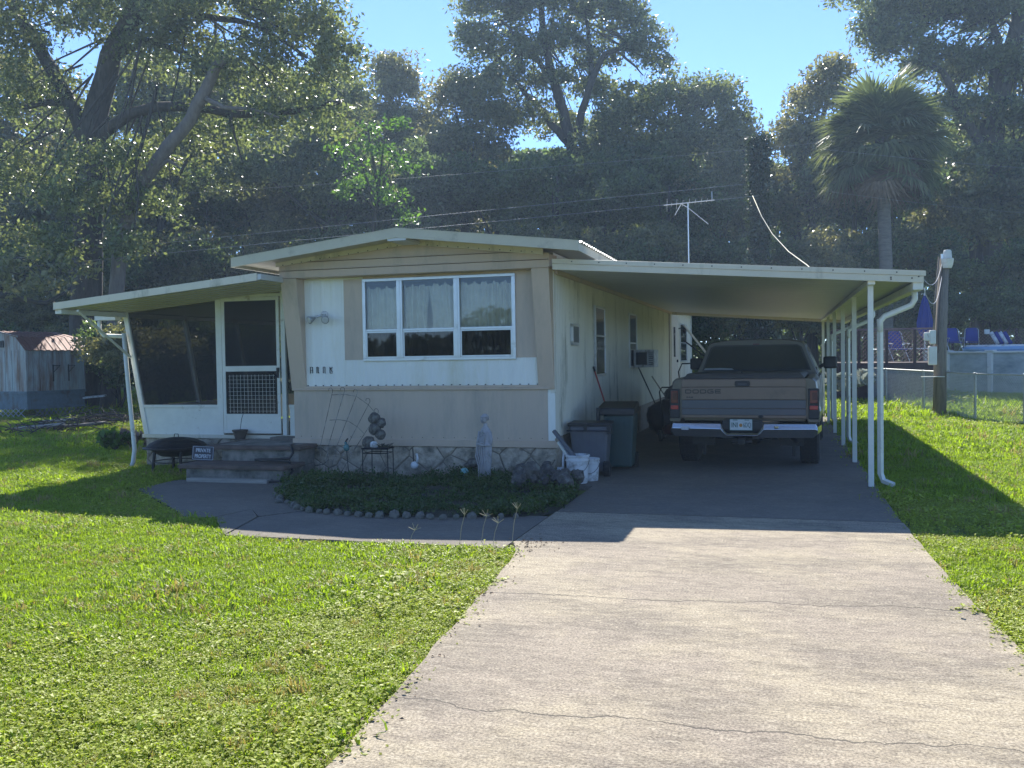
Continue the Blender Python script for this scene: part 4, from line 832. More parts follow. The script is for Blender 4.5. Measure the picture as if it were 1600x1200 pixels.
# edging stones, a copied run along the front of the bed
ES = mat('edging_stone', (.16, .15, .125), .9, var=.35, scale=9, bump=.8, bscale=20, dirt=(.10, .11, .08), damt=.4, dscale=5)
protos = [rock(.062, .9, 100+k, ES, 'edging_stone') for k in range(4)]
path = [(-2.85, -2.0), (-2.55, -2.42), (-2.22, -2.72), (-1.92, -2.97), (-1.3, -3.10), (-.4, -3.05), (.15, -2.90), (.42, -2.82)]
pts = []
for a, b in zip(path, path[1:]):
    L_ = math.dist(a, b); k = max(1, int(L_/.118)); pts += [(a[0]+(b[0]-a[0])*i/k, a[1]+(b[1]-a[1])*i/k) for i in range(k)]
for i, (x, y) in enumerate(pts):
    o = protos[i] if i < 4 else protos[i % 4].copy()
    if i >= 4: COL.objects.link(o)
    s = R.uniform(.5, 1.05); o.scale = (s, s, s*R.uniform(.8, 1.1)); o.rotation_euler = (R.uniform(0, 6), R.uniform(0, 6), R.uniform(0, 6)); o.location = (x+R.uniform(-.015, .015), y+R.uniform(-.03, .03), .015)
    tag(o, 'small rounded stone in the edging row between garden bed and walkway', 'stone', 'edging stones of the garden bed')
for i in range(34):
    o = rock(R.uniform(.05, .115), .8, 200+i, RK, 'lava_rock', 10, 7, .2); a = R.uniform(0, 1)
    x, y = R.uniform(-.35, .42), R.uniform(-1.25, -.35); o.location = (x, y, .10+.16*max(0, 1-abs(x-.0)/.5)*R.uniform(0, 1)); o.rotation_euler = (R.uniform(0, 3), R.uniform(0, 3), 0)
    tag(o, 'dark lava rock in the heap between the statue and the white buckets', 'rock', 'heap of lava rocks')
# ---------------------------------------------------------------- shed on the left
SHM = mat('shed_metal', (.36, .41, .42), .5, .2, var=.15, scale=3, dirt=(.16, .07, .035), damt=.6, dscale=2.6, stretch=(1.6, 1.6, .22), bump=.2)
SHB = mat('shed_base', (.12, .17, .20), .6, .1, var=.2, dirt=(.10, .07, .05), damt=.3); SHR = mat('rusty_roof', (.15, .055, .035), .6, .2, var=.3, dirt=(.34, .27, .24), damt=.15, dscale=1.7, stretch=(3, .4, 1))
D0 = 27.0
pA = at(43, 640, D0); pB = at(133, 630, D0+1.7); pL = at(-70, 640, D0+1.3)
ang = math.atan2(pB.y-pA.y, pB.x-pA.x); wid = math.dist((pA.x, pA.y), (pB.x, pB.y)); dep = 2.6
shd = thing('metal_shed', 'rusty pale blue metal shed with red brown roof on the far left', 'shed', (pA.x, pA.y, 0), ang)
z0, z1, zr = .78, 1.98, 2.55
M().box(0, wid, 0, dep, .25, z0-.08).build('base_skirt', SHB, shd, bevel=.004); M().box(-.03, wid+.03, -.03, dep, z0-.08, z0).build('base_rail', SHB, shd)
M().box(.02, wid-.02, .02, dep, z0, z1).build('wall', SHM, shd)
for k in range(9):
    x = wid*k/9; M().box(x+.008, x+wid/9-.01, .0, .02, z0, z1-.01).build('wall_panel', SHM, shd)
for k in range(8):
    y = dep*k/8; M().box(0, .02, y+.008, y+dep/8-.01, z0, z1-.01).build('wall_panel', SHM, shd)
M().box(-.02, .03, -.02, .03, z0, z1).box(wid-.03, wid+.02, -.02, .03, z0, z1).build('corner_trim', SHM, shd)
# gambrel-like roof, ridge along the wall
rfp = [(-.08, z1-.02), (.35, z1+.38), (dep/2, zr), (dep-.35, z1+.38), (dep+.08, z1-.02)]
m = M(); ribs = 18
for k in range(ribs):
    xa = -.08+(wid+.16)*k/ribs; xb = -.08+(wid+.16)*(k+1)/ribs-.01; up_ = .0 if k % 2 else .014
    for (ya, za), (yb, zb) in zip(rfp, rfp[1:]): m.hexa([(xa, ya, za+up_), (xb, ya, za+up_), (xb, yb, zb+up_), (xa, yb, zb+up_), (xa, ya, za+up_+.015), (xb, ya, za+up_+.015), (xb, yb, zb+up_+.015), (xa, yb, zb+up_+.015)])
m.build('roof', SHR, shd)
M().prism([(0.02, z1), (.36, z1+.36), (dep/2, zr-.02), (dep-.36, z1+.36), (dep-.02, z1)], 'x', .0, .03).build('gable', SHM, shd); M().box(-.02, -.0, 1.0, 1.35, z1+.1, z1+.3).build('vent', BLKM, shd)
M().beam((-.05, .3, z1+.4), (-.05, dep/2, zr+.02), .04, .05).build('trim', SHM, shd)
for x in (.78, 1.25):
    if x < wid: M().box(x*wid/1.75-.012, x*wid/1.75+.012, -.03, .0, 1.05, 1.55).beam((x*wid/1.75, -.02, 1.52), (x*wid/1.75+.16, -.12, 1.52), .02).beam((x*wid/1.75, -.02, 1.32), (x*wid/1.75+.15, -.12, 1.52), .016).build('bracket', BLKM, shd)
lt_ = thing('lattice_panel', 'white diamond lattice panel under the left corner of the shed', 'lattice', (pA.x, pA.y, 0), ang+PI*.62)
for k in range(6):
    M().beam((.05+k*.16, 0, .0), (.05+k*.16+.3, 0, .28), .025, .01).build('slat', WHITEP, lt_); M().beam((.05+k*.16+.3, .012, .0), (.05+k*.16, .012, .28), .025, .01).build('slat', WHITEP, lt_)
lt2 = M()
for k in range(11): lt2.beam((.2+k*.15, -.02, .0), (.2+k*.15+.22, -.02, .25), .02, .01); lt2.beam((.2+k*.15+.22, -.008, .0), (.2+k*.15, -.008, .25), .02, .01)
o = lt2.build('lattice_panel', mat('dull_lattice', (.25, .25, .24), .8)); o.location = (pA.x, pA.y, 0); o.rotation_euler = (0, 0, ang); tag(o, 'grey broken lattice strip along the foot of the shed wall', 'lattice')
for (px, py, l_, r_, lb, mt) in ((62, 662, 1.1, .1, 'pale split plank on the grass before the shed', WOODL), (88, 652, .9, -.2, 'pale bent plank lying on top of the brush before the shed', WOODL), (140, 633, 1.0, .05, 'short white board sticking out behind the right end of the shed', WHITEP), (120, 660, 1.4, -.1, 'long grey plank in the brush pile right of the shed', WOODG)):
    g_ = gp(px, py+14); o = M().box(-l_/2, l_/2, -.09, .09, 0, .05).build('plank', mt, bevel=.005); o.location = (g_.x, g_.y, .12 if 'white' not in lb else .5); o.rotation_euler = (.1, -.08, r_+.3); tag(o, lb, 'plank')
# ---------------------------------------------------------------- right background: pole, fence, deck, pool
up_ = thing('utility_pole', 'short weathered wooden utility pole with a lamp on top beside the wire fence', 'utility pole', (6.45, 12.76, 0))
M().tube([(0, 0, -.1), (.02, 0, 1.4), (.10, 0, 3.75)], [.155, .14, .115], 14).build('pole', WOODG, up_, smooth=True)
M().lathe([(.10, 0), (.13, .12), (.145, .22), (.10, .24), (.09, .40), (.07, .43), (.0, .44)], (.16, -.13, 3.52), 14).build('lamp_head', mat('lamp_case', (.55, .56, .52), .4, dirt=(.35, .25, .12), damt=.4), up_)
M().box(.02, .14, -.15, -.05, 3.74, 3.86).build('lamp_arm', ALU, up_)
M().box(-.24, -.10, -.20, -.06, 1.72, 2.05).box(-.36, -.22, -.18, -.08, 1.80, 2.0).build('meter_box', WALU, up_, bevel=.02)
M().box(-.27, -.08, -.22, -.10, 1.22, 1.66).build('breaker_box', WALU, up_, bevel=.02)
M().tube([(-.13, -.12, 2.0), (-.12, -.13, 2.6), (-.02, -.12, 3.8)], .022, 6).build('conduit', WOODG, up_, smooth=True); M().tube([(-.05, -.15, 1.5), (-.02, -.155, 2.6), (.06, -.13, 3.7)], .008, 5).build('conduit', BLKM, up_)
M().box(-.42, .08, -.26, -.06, .93, .945).build('shelf', WALU, up_)
CHW = mat('galvanised_wire', (.42, .44, .43), .5, .6, var=.15)
fn = thing('wire_fence', 'galvanised chain-link fence running back past the utility pole', 'fence', (0, 0, 0))
fpts = [(8.6, 7.0), (7.56, 9.55), (6.92, 11.04), (6.32, 14.4), (5.75, 17.6), (5.2, 20.8)]
wm = M()
for (a, b) in zip(fpts, fpts[1:]):
    L_ = math.dist(a, b); d = ((b[0]-a[0])/L_, (b[1]-a[1])/L_); H = 1.02
    M().tube([(a[0], a[1], 1.04), (b[0], b[1], 1.04)], .019, 8).build('top_rail', CHW, fn)
    pit = .075; n = int(L_/pit)
    for k in range(-int(H/pit), n+1):
        for s in (1, -1):
            t0, t1, q0, q1 = k*pit, k*pit+H, .02, 1.02
            if t0 < 0: q0 += -t0; t0 = 0
            if t1 > L_: q1 -= t1-L_; t1 = L_
            if q1 <= q0: continue
            za, zb = (q0, q1) if s > 0 else (1.04-q0, 1.04-q1)
            p = Vector((a[0]+d[0]*t0, a[1]+d[1]*t0, za)); q = Vector((a[0]+d[0]*t1, a[1]+d[1]*t1, zb)); wm.tube([p, q], .0045, 3, cap=False)
wo = wm.build('wire_mesh', CHW, fn); wo['kind'] = 'stuff'
for (x, y) in fpts[1:]: M().tube([(x, y, -.05), (x, y, 1.04)], .028, 8).ell((x, y, 1.05), (.035, .035, .025), 8, 5).build('post', CHW, fn)
DKW = mat('dark_deck_wood', (.055, .03, .028), .8, var=.3, scale=5); LAT = mat('lattice_brown', (.20, .12, .12), .7, var=.25)
# deck behind the fence, closed with diamond lattice
dk = thing('pool_deck', 'dark brown raised pool deck with diamond lattice rail behind the wire fence', 'deck', (0, 0, 0))
YD = 19.4
A_ = yp(1300, 600, YD); B_ = yp(1474, 600, YD)
M().box(A_.x, B_.x, YD, YD+.06, .02, 1.20).build('deck_skirt', DKW, dk)
for k in range(24):
    x = A_.x+(B_.x-A_.x)*k/24; M().box(x+.004, x+(B_.x-A_.x)/24-.006, YD-.02, YD, .02, 1.18).build('skirt_board', DKW, dk)
M().box(A_.x, B_.x, YD+.06, YD+4, 1.12, 1.2).build('deck_floor', DKW, dk)
lz0, lz1 = 1.24, 2.22; H = lz1-lz0; lm = M(); n = int((B_.x-A_.x)/.125)
for k in range(-int(H/.125), n):
    for s in (1, -1):
        x0 = A_.x+k*.125; x1 = x0+H; q0, q1 = lz0, lz1
        if x0 < A_.x: q0 += A_.x-x0; x0 = A_.x
        if x1 > B_.x: q1 -= x1-B_.x; x1 = B_.x
        if q1-q0 < .05: continue
        za, zb = (q0, q1) if s > 0 else (lz0+lz1-q0, lz0+lz1-q1); lm.beam((x0, YD+(.03 if s > 0 else .045), za), (x1, YD+(.03 if s > 0 else .045), zb), .045, .01)
lo = lm.build('lattice_rail', LAT, dk); lo['kind'] = 'stuff'
M().box(A_.x, B_.x, YD, YD+.07, lz1, lz1+.05).build('top_rail', LAT, dk)
for k in range(5): x = A_.x+(B_.x-A_.x)*k/4; M().box(x-.045, x+.045, YD+.0, YD+.09, 1.2, lz1).build('rail_post', DKW, dk)
lb2 = M(); LX0, LX1, LY = B_.x-.1, B_.x+9, 32.5
for k in range(72):
    for s in (1, -1):
        x0 = LX0+k*.14-1.3
        if x0 < LX0: continue
        lb2.beam((x0, LY+s*.01, 1.15 if s > 0 else 2.42), (x0+1.27, LY+s*.01, 2.42 if s > 0 else 1.15), .05, .01)
o = lb2.build('rear_lattice_fence', LAT); tag(o, 'long dark lattice fence behind the pool and the blue chairs', 'fence')
ps_ = M(); 
for k in range(9): ps_.box(-.05+LX0+k*1.25, LX0+.05+k*1.25, LY+.03, LY+.1, 0, 2.45)
ps_.build('fence_posts', DKW, o)
# white plastic lattice pile / leaning white slats seen behind the posts
M3 = M()
for k in range(9):
    M3.beam((3.95+.08*k, 16.2, .9+.05*k), (4.35+.06*k, 16.1, 1.25+.07*k), .09, .02)
# pool
PC = at(1660, 600, 34.5); PR = 4.7; PH = 1.50
POOLW = mat('pool_wall', (.42, .47, .45), .5, var=.14, scale=1.4, dirt=(.22, .27, .27), damt=.4, dscale=.9, stretch=(1, 1, 2.5))
pool = thing('swimming_pool', 'round above-ground swimming pool with grey marbled wall behind the pole', 'swimming pool', (PC.x, PC.y, 0))
M().lathe([(PR, -.02), (PR, PH-.05)], n=64, close=False).build('wall', POOLW, pool, smooth=True)
M().lathe([(PR+.07, PH-.06), (PR+.09, PH-.02), (PR+.07, PH+.01), (PR-.10, PH+.01), (PR-.12, PH-.04)], n=64, close=False).build('rim', WALU, pool, smooth=True)
M().lathe([(PR-.08, PH-.18), (.01, PH-.18)], n=48, close=False).build('water', mat('pool_water', (.03, .16, .22), .05), pool)
a0 = math.atan2(CPOS.y-PC.y, CPOS.x-PC.x)
for k in range(16):
    a = a0-.47+k*2*PI/16; o = M().hexa([(PR-.01, -.09, 0), (PR+.07, -.07, 0), (PR+.07, .07, 0), (PR-.01, .09, 0), (PR-.01, -.11, PH-.05), (PR+.08, -.09, PH-.05), (PR+.08, .09, PH-.05), (PR-.01, .11, PH-.05)]).build('upright', WALU, pool, bevel=.02); o.rotation_euler = (0, 0, a)
    c_ = M().box(PR-.13, PR+.12, -.16, .16, PH-.0, PH+.05).build('rim_cap', WALU, pool, bevel=.03); c_.rotation_euler = (0, 0, a)
BLU = mat('blue_fabric', (.012, .04, .28), .75, var=.15, trans=.25); 
f1 = at(1560, 546, 32.6)
fl_ = thing('pool_float', 'white and blue inflatable ring resting on the pool edge', 'pool float', (f1.x, f1.y, PH+.04))
M().tube([(1.05*math.cos(2*PI*k/28), .7*math.sin(2*PI*k/28), .04) for k in range(29)], .09, 10).build('ring', mat('float_blue', (.20, .36, .55), .3), fl_, smooth=True)
M().tube([(1.0*math.cos(2*PI*k/28), .66*math.sin(2*PI*k/28), .13) for k in range(29)], .06, 10).build('upper_ring', WHITEP, fl_, smooth=True)
fl2 = thing('inflatable_lounge', 'blue and white striped inflatable standing tilted inside the pool float', 'pool float', (f1.x+.25, f1.y+.1, PH+.25))
for k in range(4): M().tube([(-.25+k*.14, 0, .0), (-.45+k*.14, .1, .42)], .07, 8).build('tube', BLU if k % 2 else WHITEP, fl2, smooth=True)
def chair(px, D, rz, lb):
    p = at(px, 552, D); o = thing('folding_chair', lb, 'chair', (p.x, p.y, 1.45 if D > 35 else 1.2), rz)
    for s in (-1, 1):
        M().tube([(s*.27, -.3, 0), (s*.27, .12, .48), (s*.25, .3, .95), (s*.2, .34, 1.02)], .014, 6).build('frame_tube', ALU, o, smooth=True); M().tube([(s*.27, .33, 0), (s*.27, -.22, .60)], .013, 6).tube([(s*.27, -.27, .60), (s*.27, .2, .62)], .02, 6).build('arm', ALU, o)
    M().box(-.25, .25, -.22, .2, .40, .43).build('seat', BLU, o); M().hexa([(-.25, .16, .45), (.25, .16, .45), (.25, .19, .45), (-.25, .19, .45), (-.21, .34, 1.03), (.21, .34, 1.03), (.21, .36, 1.03), (-.21, .36, 1.03)]).build('backrest', BLU, o, bevel=.012)
    return o
cd_ = at(1510, 552, 38.8); M().box(cd_.x-1.4, cd_.x+1.8, cd_.y-1.2, cd_.y+1.3, 1.3, 1.448).box(cd_.x-1.3, cd_.x+1.7, cd_.y-1.1, cd_.y-1.02, 0, 1.3).build('deck_floor', DKW, dk)
chair(1518, 38.8, -.2, 'blue folding lawn chair left of the pool float, farther from the pole'); chair(1491, 38.6, .15, 'blue folding lawn chair half hidden right behind the utility pole'); chair(1403, 31.2, .3, 'blue folding chair seen through the deck lattice')
ub = at(1445, 512, 31.6); um = thing('patio_umbrella', 'closed blue patio umbrella standing on the pool deck', 'umbrella', (ub.x, ub.y, 1.2))
M().tube([(0, 0, 0), (0, 0, 2.5)], .02, 8).build('pole', WALU, um)
cnp = M(); vs = []; K = 16
hz = .78
for z, r_ in ((0+hz, .05), (.12+hz, .16), (.30+hz, .25), (.55+hz, .27), (.95+hz, .19), (1.3+hz, .10), (1.45+hz, .035)):
    for k in range(K): a = 2*PI*k/K; f = 1 if k % 2 else .72; vs.append((r_*f*math.cos(a), r_*f*math.sin(a), z))
cnp.add(vs, [(j*K+k, j*K+(k+1) % K, (j+1)*K+(k+1) % K, (j+1)*K+k) for j in range(6) for k in range(K)]); cnp.build('canopy', BLU, um); M().ell((0, 0, 2.52-.25), (.04, .04, .06), 8, 6).build('finial', WHITEP, um)
bx_ = M().box(-.1, .1, -.05, .05, 0, .2).build('wall_box', WALU, bevel=.01); q = at(1542, 522, 39.3); bx_.location = q; tag(bx_, 'small white box on the lattice fence right of the blue chairs', 'box')
# patio table with pots behind the lattice
tbx = thing('patio_table', 'pale patio table edge glimpsed low through the deck lattice', 'table', (at(1415, 560, 32).x, at(1415, 560, 32).y, 1.2))
M().lathe([(.7, .40), (.72, .42), (.7, .45), (0.01, .45)], n=20, close=False, sx=1.4).build('table_top', WHITEP, tbx); 
for x in (-.6, .6): M().beam((x, 0, 0), (x, 0, .42), .05).build('leg', WHITEP, tbx)
# ---------------------------------------------------------------- aerial, wires, cables
an = thing('tv_aerial', 'old television aerial on a thin mast above the carport roof', 'aerial', (.88, 9.0, 2.66))
M().tube([(0, 0, 0), (-.01, 0, 2.2)], .013, 8).build('mast', ALU, an); M().tube([(-.52, -.1, 2.16), (.55, .1, 2.24)], .010, 6).build('boom', ALU, an)
for x, l_, t_ in ((-.46, .55, .05), (-.36, .5, -.04), (-.25, .46, .03), (-.12, .42, 0), (.02, .38, .02), (.15, .34, 0), (.28, .3, .02), (.4, .26, 0), (.5, .22, 0)): M().tube([(x+.12*l_, -l_, 2.2+x*.07+t_), (x-.12*l_, l_, 2.2+x*.07-t_)], .004, 4).build('element', ALU, an)
M().tube([(-.18, 0, 2.2), (-.02, .0, 1.95+.15), (.42, .05, 1.72)], .007, 4).tube([(-.15, 0, 2.19), (-.3, .05, 1.95)], .007, 4).tube([(.5, .05, 2.24), (.5, .05, 2.42)], .006, 4).build('stay', ALU, an)
WIRE = mat('overhead_wire', (.30, .31, .33), .5, .2)
def sag(p, q, s, n=24): return [p.lerp(q, i/n)-Vector((0, 0, s*4*(i/n)*(1-i/n))) for i in range(n+1)]
for nm, lb, a, b, s, r_ in (('overhead_wire', 'lowest overhead wire crossing the dark trees just above the porch roof', at(-220, 442, 30), at(1185, 306, 34), .0, .006),
    ('overhead_wire', 'middle overhead wire passing just above the roof peak', at(-220, 428, 32), at(1160, 288, 34), .0, .006),
    ('overhead_wire', 'upper overhead wire crossing high behind the big central oak', at(-220, 330, 36), at(1290, 222, 40), .25, .005),
    ('overhead_wire', 'overhead wire crossing in front of the palm crown', at(1285, 233, 36), at(1800, 275, 36), .1, .005),
    ('overhead_wire', 'thin wire crossing the palm trunk below the crown', at(1300, 300, 36), at(1800, 345, 36), .15, .004)):
    o = M().tube(sag(a, b, s), r_, 5).build(nm, WIRE, smooth=True); tag(o, lb, 'wire')
o = M().tube([at(1176, 306, 33), at(1190, 338, 31.5), at(1207, 366, 30), at(1232, 393, 27), at(1262, 415, 23), at(1278, 432, 19), at(1290, 447, 15)], .014, 6).build('service_cable', mat('pale_rope', (.5, .48, .36), .7), smooth=True); tag(o, 'pale loose cable dangling from the vine covered stump to the carport roof', 'cable')
for k, (s, lb) in enumerate(((.25, 'upper slack cable from the pole top to the carport corner'), (.42, 'lower slack cable from the pole to the carport corner'))):
    o = M().tube(sag(Vector((6.5-.02, 12.6, 3.62-k*.3)), Vector((4.36, .1+k*.05, 2.42-k*.06)), s), .006, 5).build('service_cable', WIRE, smooth=True); tag(o, lb, 'cable')
# ---------------------------------------------------------------- foliage
rng = np.random.default_rng(11)
def leafmat(name, col, tcol, trans=.45, rough=.32, var=.5, spec=.6):
    m = bpy.data.materials.new(name); m.use_nodes = True; N = m.node_tree.nodes; L = m.node_tree.links; b = N['Principled BSDF']
    b.inputs['Roughness'].default_value = rough; b.inputs['Specular IOR Level'].default_value = spec
    g = N.new('ShaderNodeNewGeometry'); tc = N.new('ShaderNodeTexCoord'); n = N.new('ShaderNodeTexNoise'); n.inputs['Scale'].default_value = .7; n.inputs['Detail'].default_value = 3; L.new(tc.outputs['Object'], n.inputs['Vector'])
    ad = N.new('ShaderNodeMath'); L.new(g.outputs['Random Per Island'], ad.inputs[0]); L.new(n.outputs[0], ad.inputs[1])
    cr = N.new('ShaderNodeMapRange'); cr.inputs[1].default_value = .3; cr.inputs[2].default_value = 1.7; cr.inputs[3].default_value = 1-var; cr.inputs[4].default_value = 1+var; L.new(ad.outputs[0], cr.inputs[0])
    hue = N.new('ShaderNodeMix'); hue.data_type = 'RGBA'; L.new(n.outputs[0], hue.inputs[0]); hue.inputs[6].default_value = (col[0]*.8, col[1], col[2]*1.1, 1); hue.inputs[7].default_value = (col[0]*1.35, col[1]*1.02, col[2]*.8, 1)
    def mul(v):
        k = N.new('ShaderNodeMix'); k.data_type = 'RGBA'; k.blend_type = 'MULTIPLY'; k.inputs[0].default_value = 1; L.new(hue.outputs[2], k.inputs[6])
        if isinstance(v, tuple): k.inputs[7].default_value = (*v, 1)
        else: L.new(v, k.inputs[7])
        return k.outputs[2]
    c = mul(cr.outputs[0]); L.new(c, b.inputs['Base Color'])
    t = N.new('ShaderNodeBsdfTranslucent'); k = N.new('ShaderNodeMix'); k.data_type = 'RGBA'; k.blend_type = 'MULTIPLY'; k.inputs[0].default_value = 1; L.new(c, k.inputs[6]); k.inputs[7].default_value = (*tcol, 1); L.new(k.outputs[2], t.inputs[0])
    mx = N.new('ShaderNodeMixShader'); mx.inputs[0].default_value = trans; L.new(b.outputs[0], mx.inputs[1]); L.new(t.outputs[0], mx.inputs[2]); L.new(mx.outputs[0], N['Material Output'].inputs[0]); return m
LOAK = leafmat('oak_leaf', (.14, .165, .085), (1.5, 1.65, .95), .5, var=.6); LDRK = leafmat('dark_leaf', (.10, .135, .068), (1.6, 1.8, .95), .55, var=.65); LBRT = leafmat('bright_leaf', (.085, .155, .035), (1.5, 1.8, .8), .5)
LOLV = leafmat('olive_leaf', (.17, .18, .095), (1.5, 1.5, .9), .45); LCOV = leafmat('cover_leaf', (.05, .09, .025), (1.5, 1.9, .6), .4); LVIN = leafmat('vine_leaf', (.035, .05, .025), (1.2, 1.4, .8), .3)
LPLM = leafmat('palm_leaf', (.15, .18, .11), (1.3, 1.5, .8), .35, .5, .45, .2)
MOSS = leafmat('spanish_moss', (.17, .17, .14), (1.2, 1.2, 1.1), .4, .9, .3, .1)
def leafmesh(name, C_, L_, W_, mtl, droop=.0, flat=.0):
    """C_: centres (n,3), L_: lengths; random diamond leaves"""
    n = len(C_); d = rng.normal(size=(n, 3)); d[:, 2] = d[:, 2]*(1-flat)-droop; d /= np.linalg.norm(d, axis=1)[:, None]
    q = rng.normal(size=(n, 3)); s = np.cross(d, q); s /= np.linalg.norm(s, axis=1)[:, None]; nm = np.cross(d, s)
    L_ = L_[:, None]; v = np.empty((n, 4, 3), np.float32)
    v[:, 0] = C_-d*L_*.5; v[:, 1] = C_-d*L_*.05+s*L_*W_+nm*L_*.09; v[:, 2] = C_+d*L_*.5; v[:, 3] = C_-d*L_*.05-s*L_*W_+nm*L_*.09
    me = bpy.data.meshes.new(name); me.vertices.add(n*4); me.vertices.foreach_set('co', v.ravel()); me.loops.add(n*4); me.loops.foreach_set('vertex_index', np.arange(n*4, dtype=np.int32))
    me.polygons.add(n); me.polygons.foreach_set('loop_start', np.arange(0, n*4, 4, dtype=np.int32)); me.update(calc_edges=True); me.materials.append(mtl); return me
def fill(lobes, per, leaf, clump, cn, shell=.45):
    """clumps over the lobes' volume: lobes (c, rx, ry, rz)"""
    out = []; Ls = []
    for (c, rx, ry, rz_) in lobes:
        k = max(4, int(per*.62*(rx*ry*rz_)**(2/3))); cn2 = cn*1.7; u = rng.normal(size=(k, 3)); u /= np.linalg.norm(u, axis=1)[:, None]; r = shell+(1-shell)*rng.random(k)**.6
        u[:, 2] = np.where(u[:, 2] < -.35, -u[:, 2]*.6, u[:, 2])
        bump = 1+.18*np.sin(u[:, 0]*5+c[0])*np.sin(u[:, 2]*6+c[1]); P_ = u*(r*bump)[:, None]*np.array([rx, ry, rz_])+np.array(c)
        cs = clump*(.6+.8*rng.random(k)); m = rng.poisson(cn2, k)
        idx = np.repeat(np.arange(k), m); g = np.clip(rng.normal(size=(len(idx), 3)), -1.6, 1.6)*np.array([.5, .5, .34]); out.append(P_[idx]+g*cs[idx][:, None]); Ls.append(leaf*(.65+.7*rng.random(len(idx))))
    return np.concatenate(out), np.concatenate(Ls)
def lob(px, py, D, rx, ry, dep=None):
    c = at(px, py, D); k = D/CF; return (tuple(c), rx*k, (dep or rx*k*.9), ry*k)
def limb(m, pts, r0_, r1_, n=8, wob=.03, seed=0):
    rr = random.Random(seed); P_ = []; 
    for a, b in zip(pts, pts[1:]):
        for i in range(3): P_.append(Vector(a).lerp(Vector(b), i/3)+Vector((rr.uniform(-wob, wob), rr.uniform(-wob, wob), rr.uniform(-wob, wob))))
    P_.append(Vector(pts[-1])); N_ = len(P_); m.tube(P_, [r0_+(r1_-r0_)*i/(N_-1) for i in range(N_)], n); return m
def twigs(m, lobes, root, n, r=.05, seed=1):
    rr = random.Random(seed)
    for (c, rx, ry, rz_) in lobes:
        for k in range(n):
            d = Vector((rr.uniform(-1, 1), rr.uniform(-1, 1), rr.uniform(-.3, 1))).normalized(); e = Vector(c)+Vector((d.x*rx, d.y*ry, d.z*rz_))*.8; s = Vector(c)+(Vector(root)-Vector(c))*rr.uniform(.25, .6)
            mid = s.lerp(e, .5)+Vector((rr.uniform(-.3, .3), rr.uniform(-.3, .3), rr.uniform(0, .4))); m.tube([s, mid, e], [r*.5, r*.35, r*.12], 5, cap=False)
def tree(label, base, limbs, lobes, per, leaf, clump, cn, lm, tr, name='oak_tree', tw=5, moss=None, cat='tree', bark=None):
    o = thing(name, label, cat, base, 0, 'trees of the wood behind the home'); B_ = Vector(base); m = M()
    for i, (pts, a, b) in enumerate(limbs): limb(m, [Vector(p)-B_ for p in pts], a, b, 10, tr*.12, i)
    lb_ = [((c[0]-B_.x, c[1]-B_.y, c[2]-B_.z), x, y, z) for (c, x, y, z) in lobes]
    if tw: twigs(m, lb_, Vector(limbs[0][0][-1])-B_, tw, tr*.16)
    m.build('trunk', bark or BARK, o, smooth=True)
    C_, L_ = fill(lb_, per, leaf, clump, cn); me = leafmesh('crown', C_, L_, .24, lm); c = bpy.data.objects.new('crown', me); COL.objects.link(c); c.parent = o
    if moss:
        pts = []; ls = []
        for (px, py, D, n, h_) in moss:
            c0 = at(px, py, D)-B_
            for i in range(n):
                x, y = rng.normal()*.35, rng.normal()*.3; hh = h_*(.5+rng.random()); k = int(hh*26)
                for j in range(k): t = j/k; pts.append((c0.x+x+.03*rng.normal(), c0.y+y+.03*rng.normal(), c0.z-hh*t+rng.normal()*.02)); ls.append(.16*(1-.5*t))
        me = leafmesh('moss', np.array(pts), np.array(ls), .10, MOSS, droop=2.5); q = bpy.data.objects.new('moss', me); q['kind'] = 'stuff'; COL.objects.link(q); q.parent = o
    return o
def base(px, D): c = at(px, 560, D); return (c.x, c.y, -.1)
A = at
# big live oak on the left
D = 32.0; b_ = base(130, D)
tree('huge live oak on the left with forked trunk and long arching limb', b_,
 [([b_, A(135, 400, D), A(142, 250, D), A(150, 170, D), A(172, 90, D), A(215, 10, D-1), A(260, -60, D-2)], .56, .25), ([A(143, 235, D), A(110, 160, D), A(70, 90, D+.5), A(30, 20, D+1), A(0, -50, D+1)], .30, .16), ([A(145, 225, D), A(190, 185, D-.5), A(240, 165, D-1), A(300, 166, D-1.5), A(380, 180, D-2), A(460, 175, D-2.5), A(530, 160, D-3)], .22, .07),
  ([A(172, 90, D), A(230, 62, D-.6), A(290, 85, D-1), A(340, 130, D-1.4)], .12, .05), ([A(200, 30, D), A(300, 20, D-1), A(400, 40, D-2), A(480, 90, D-2.5)], .15, .05), ([A(110, 160, D), A(40, 165, D), A(-40, 150, D)], .14, .06), ([A(360, 180, D-2), A(366, 215, D-2), A(380, 255, D-2)], .06, .02)],
 [lob(60, 20, D, 150, 70), lob(220, 30, D-1.5, 110, 80), lob(350, 30, D-2, 130, 80), lob(470, 60, D-2.5, 90, 80), lob(530, 120, D-3, 48, 60), lob(400, 120, D-2, 110, 50), lob(70, 170, D+1, 90, 70), lob(470, 190, D-2.5, 80, 55), lob(260, 90, D, 90, 45), lob(330, 215, D-1, 90, 40), lob(10, 90, D, 80, 90), lob(200, 260, D+1, 80, 45), lob(30, 290, D+1, 70, 60), lob(120, 320, D-3, 70, 45), lob(60, 385, D-3, 70, 45), lob(190, 390, D-3.5, 50, 35), lob(160, 250, D-3, 60, 30), lob(230, 330, D-2, 50, 35), lob(180, -30, D, 200, 30), lob(430, -15, D-2, 120, 30)],
 42, .17, .62, 26, LOAK, .5, tw=3)
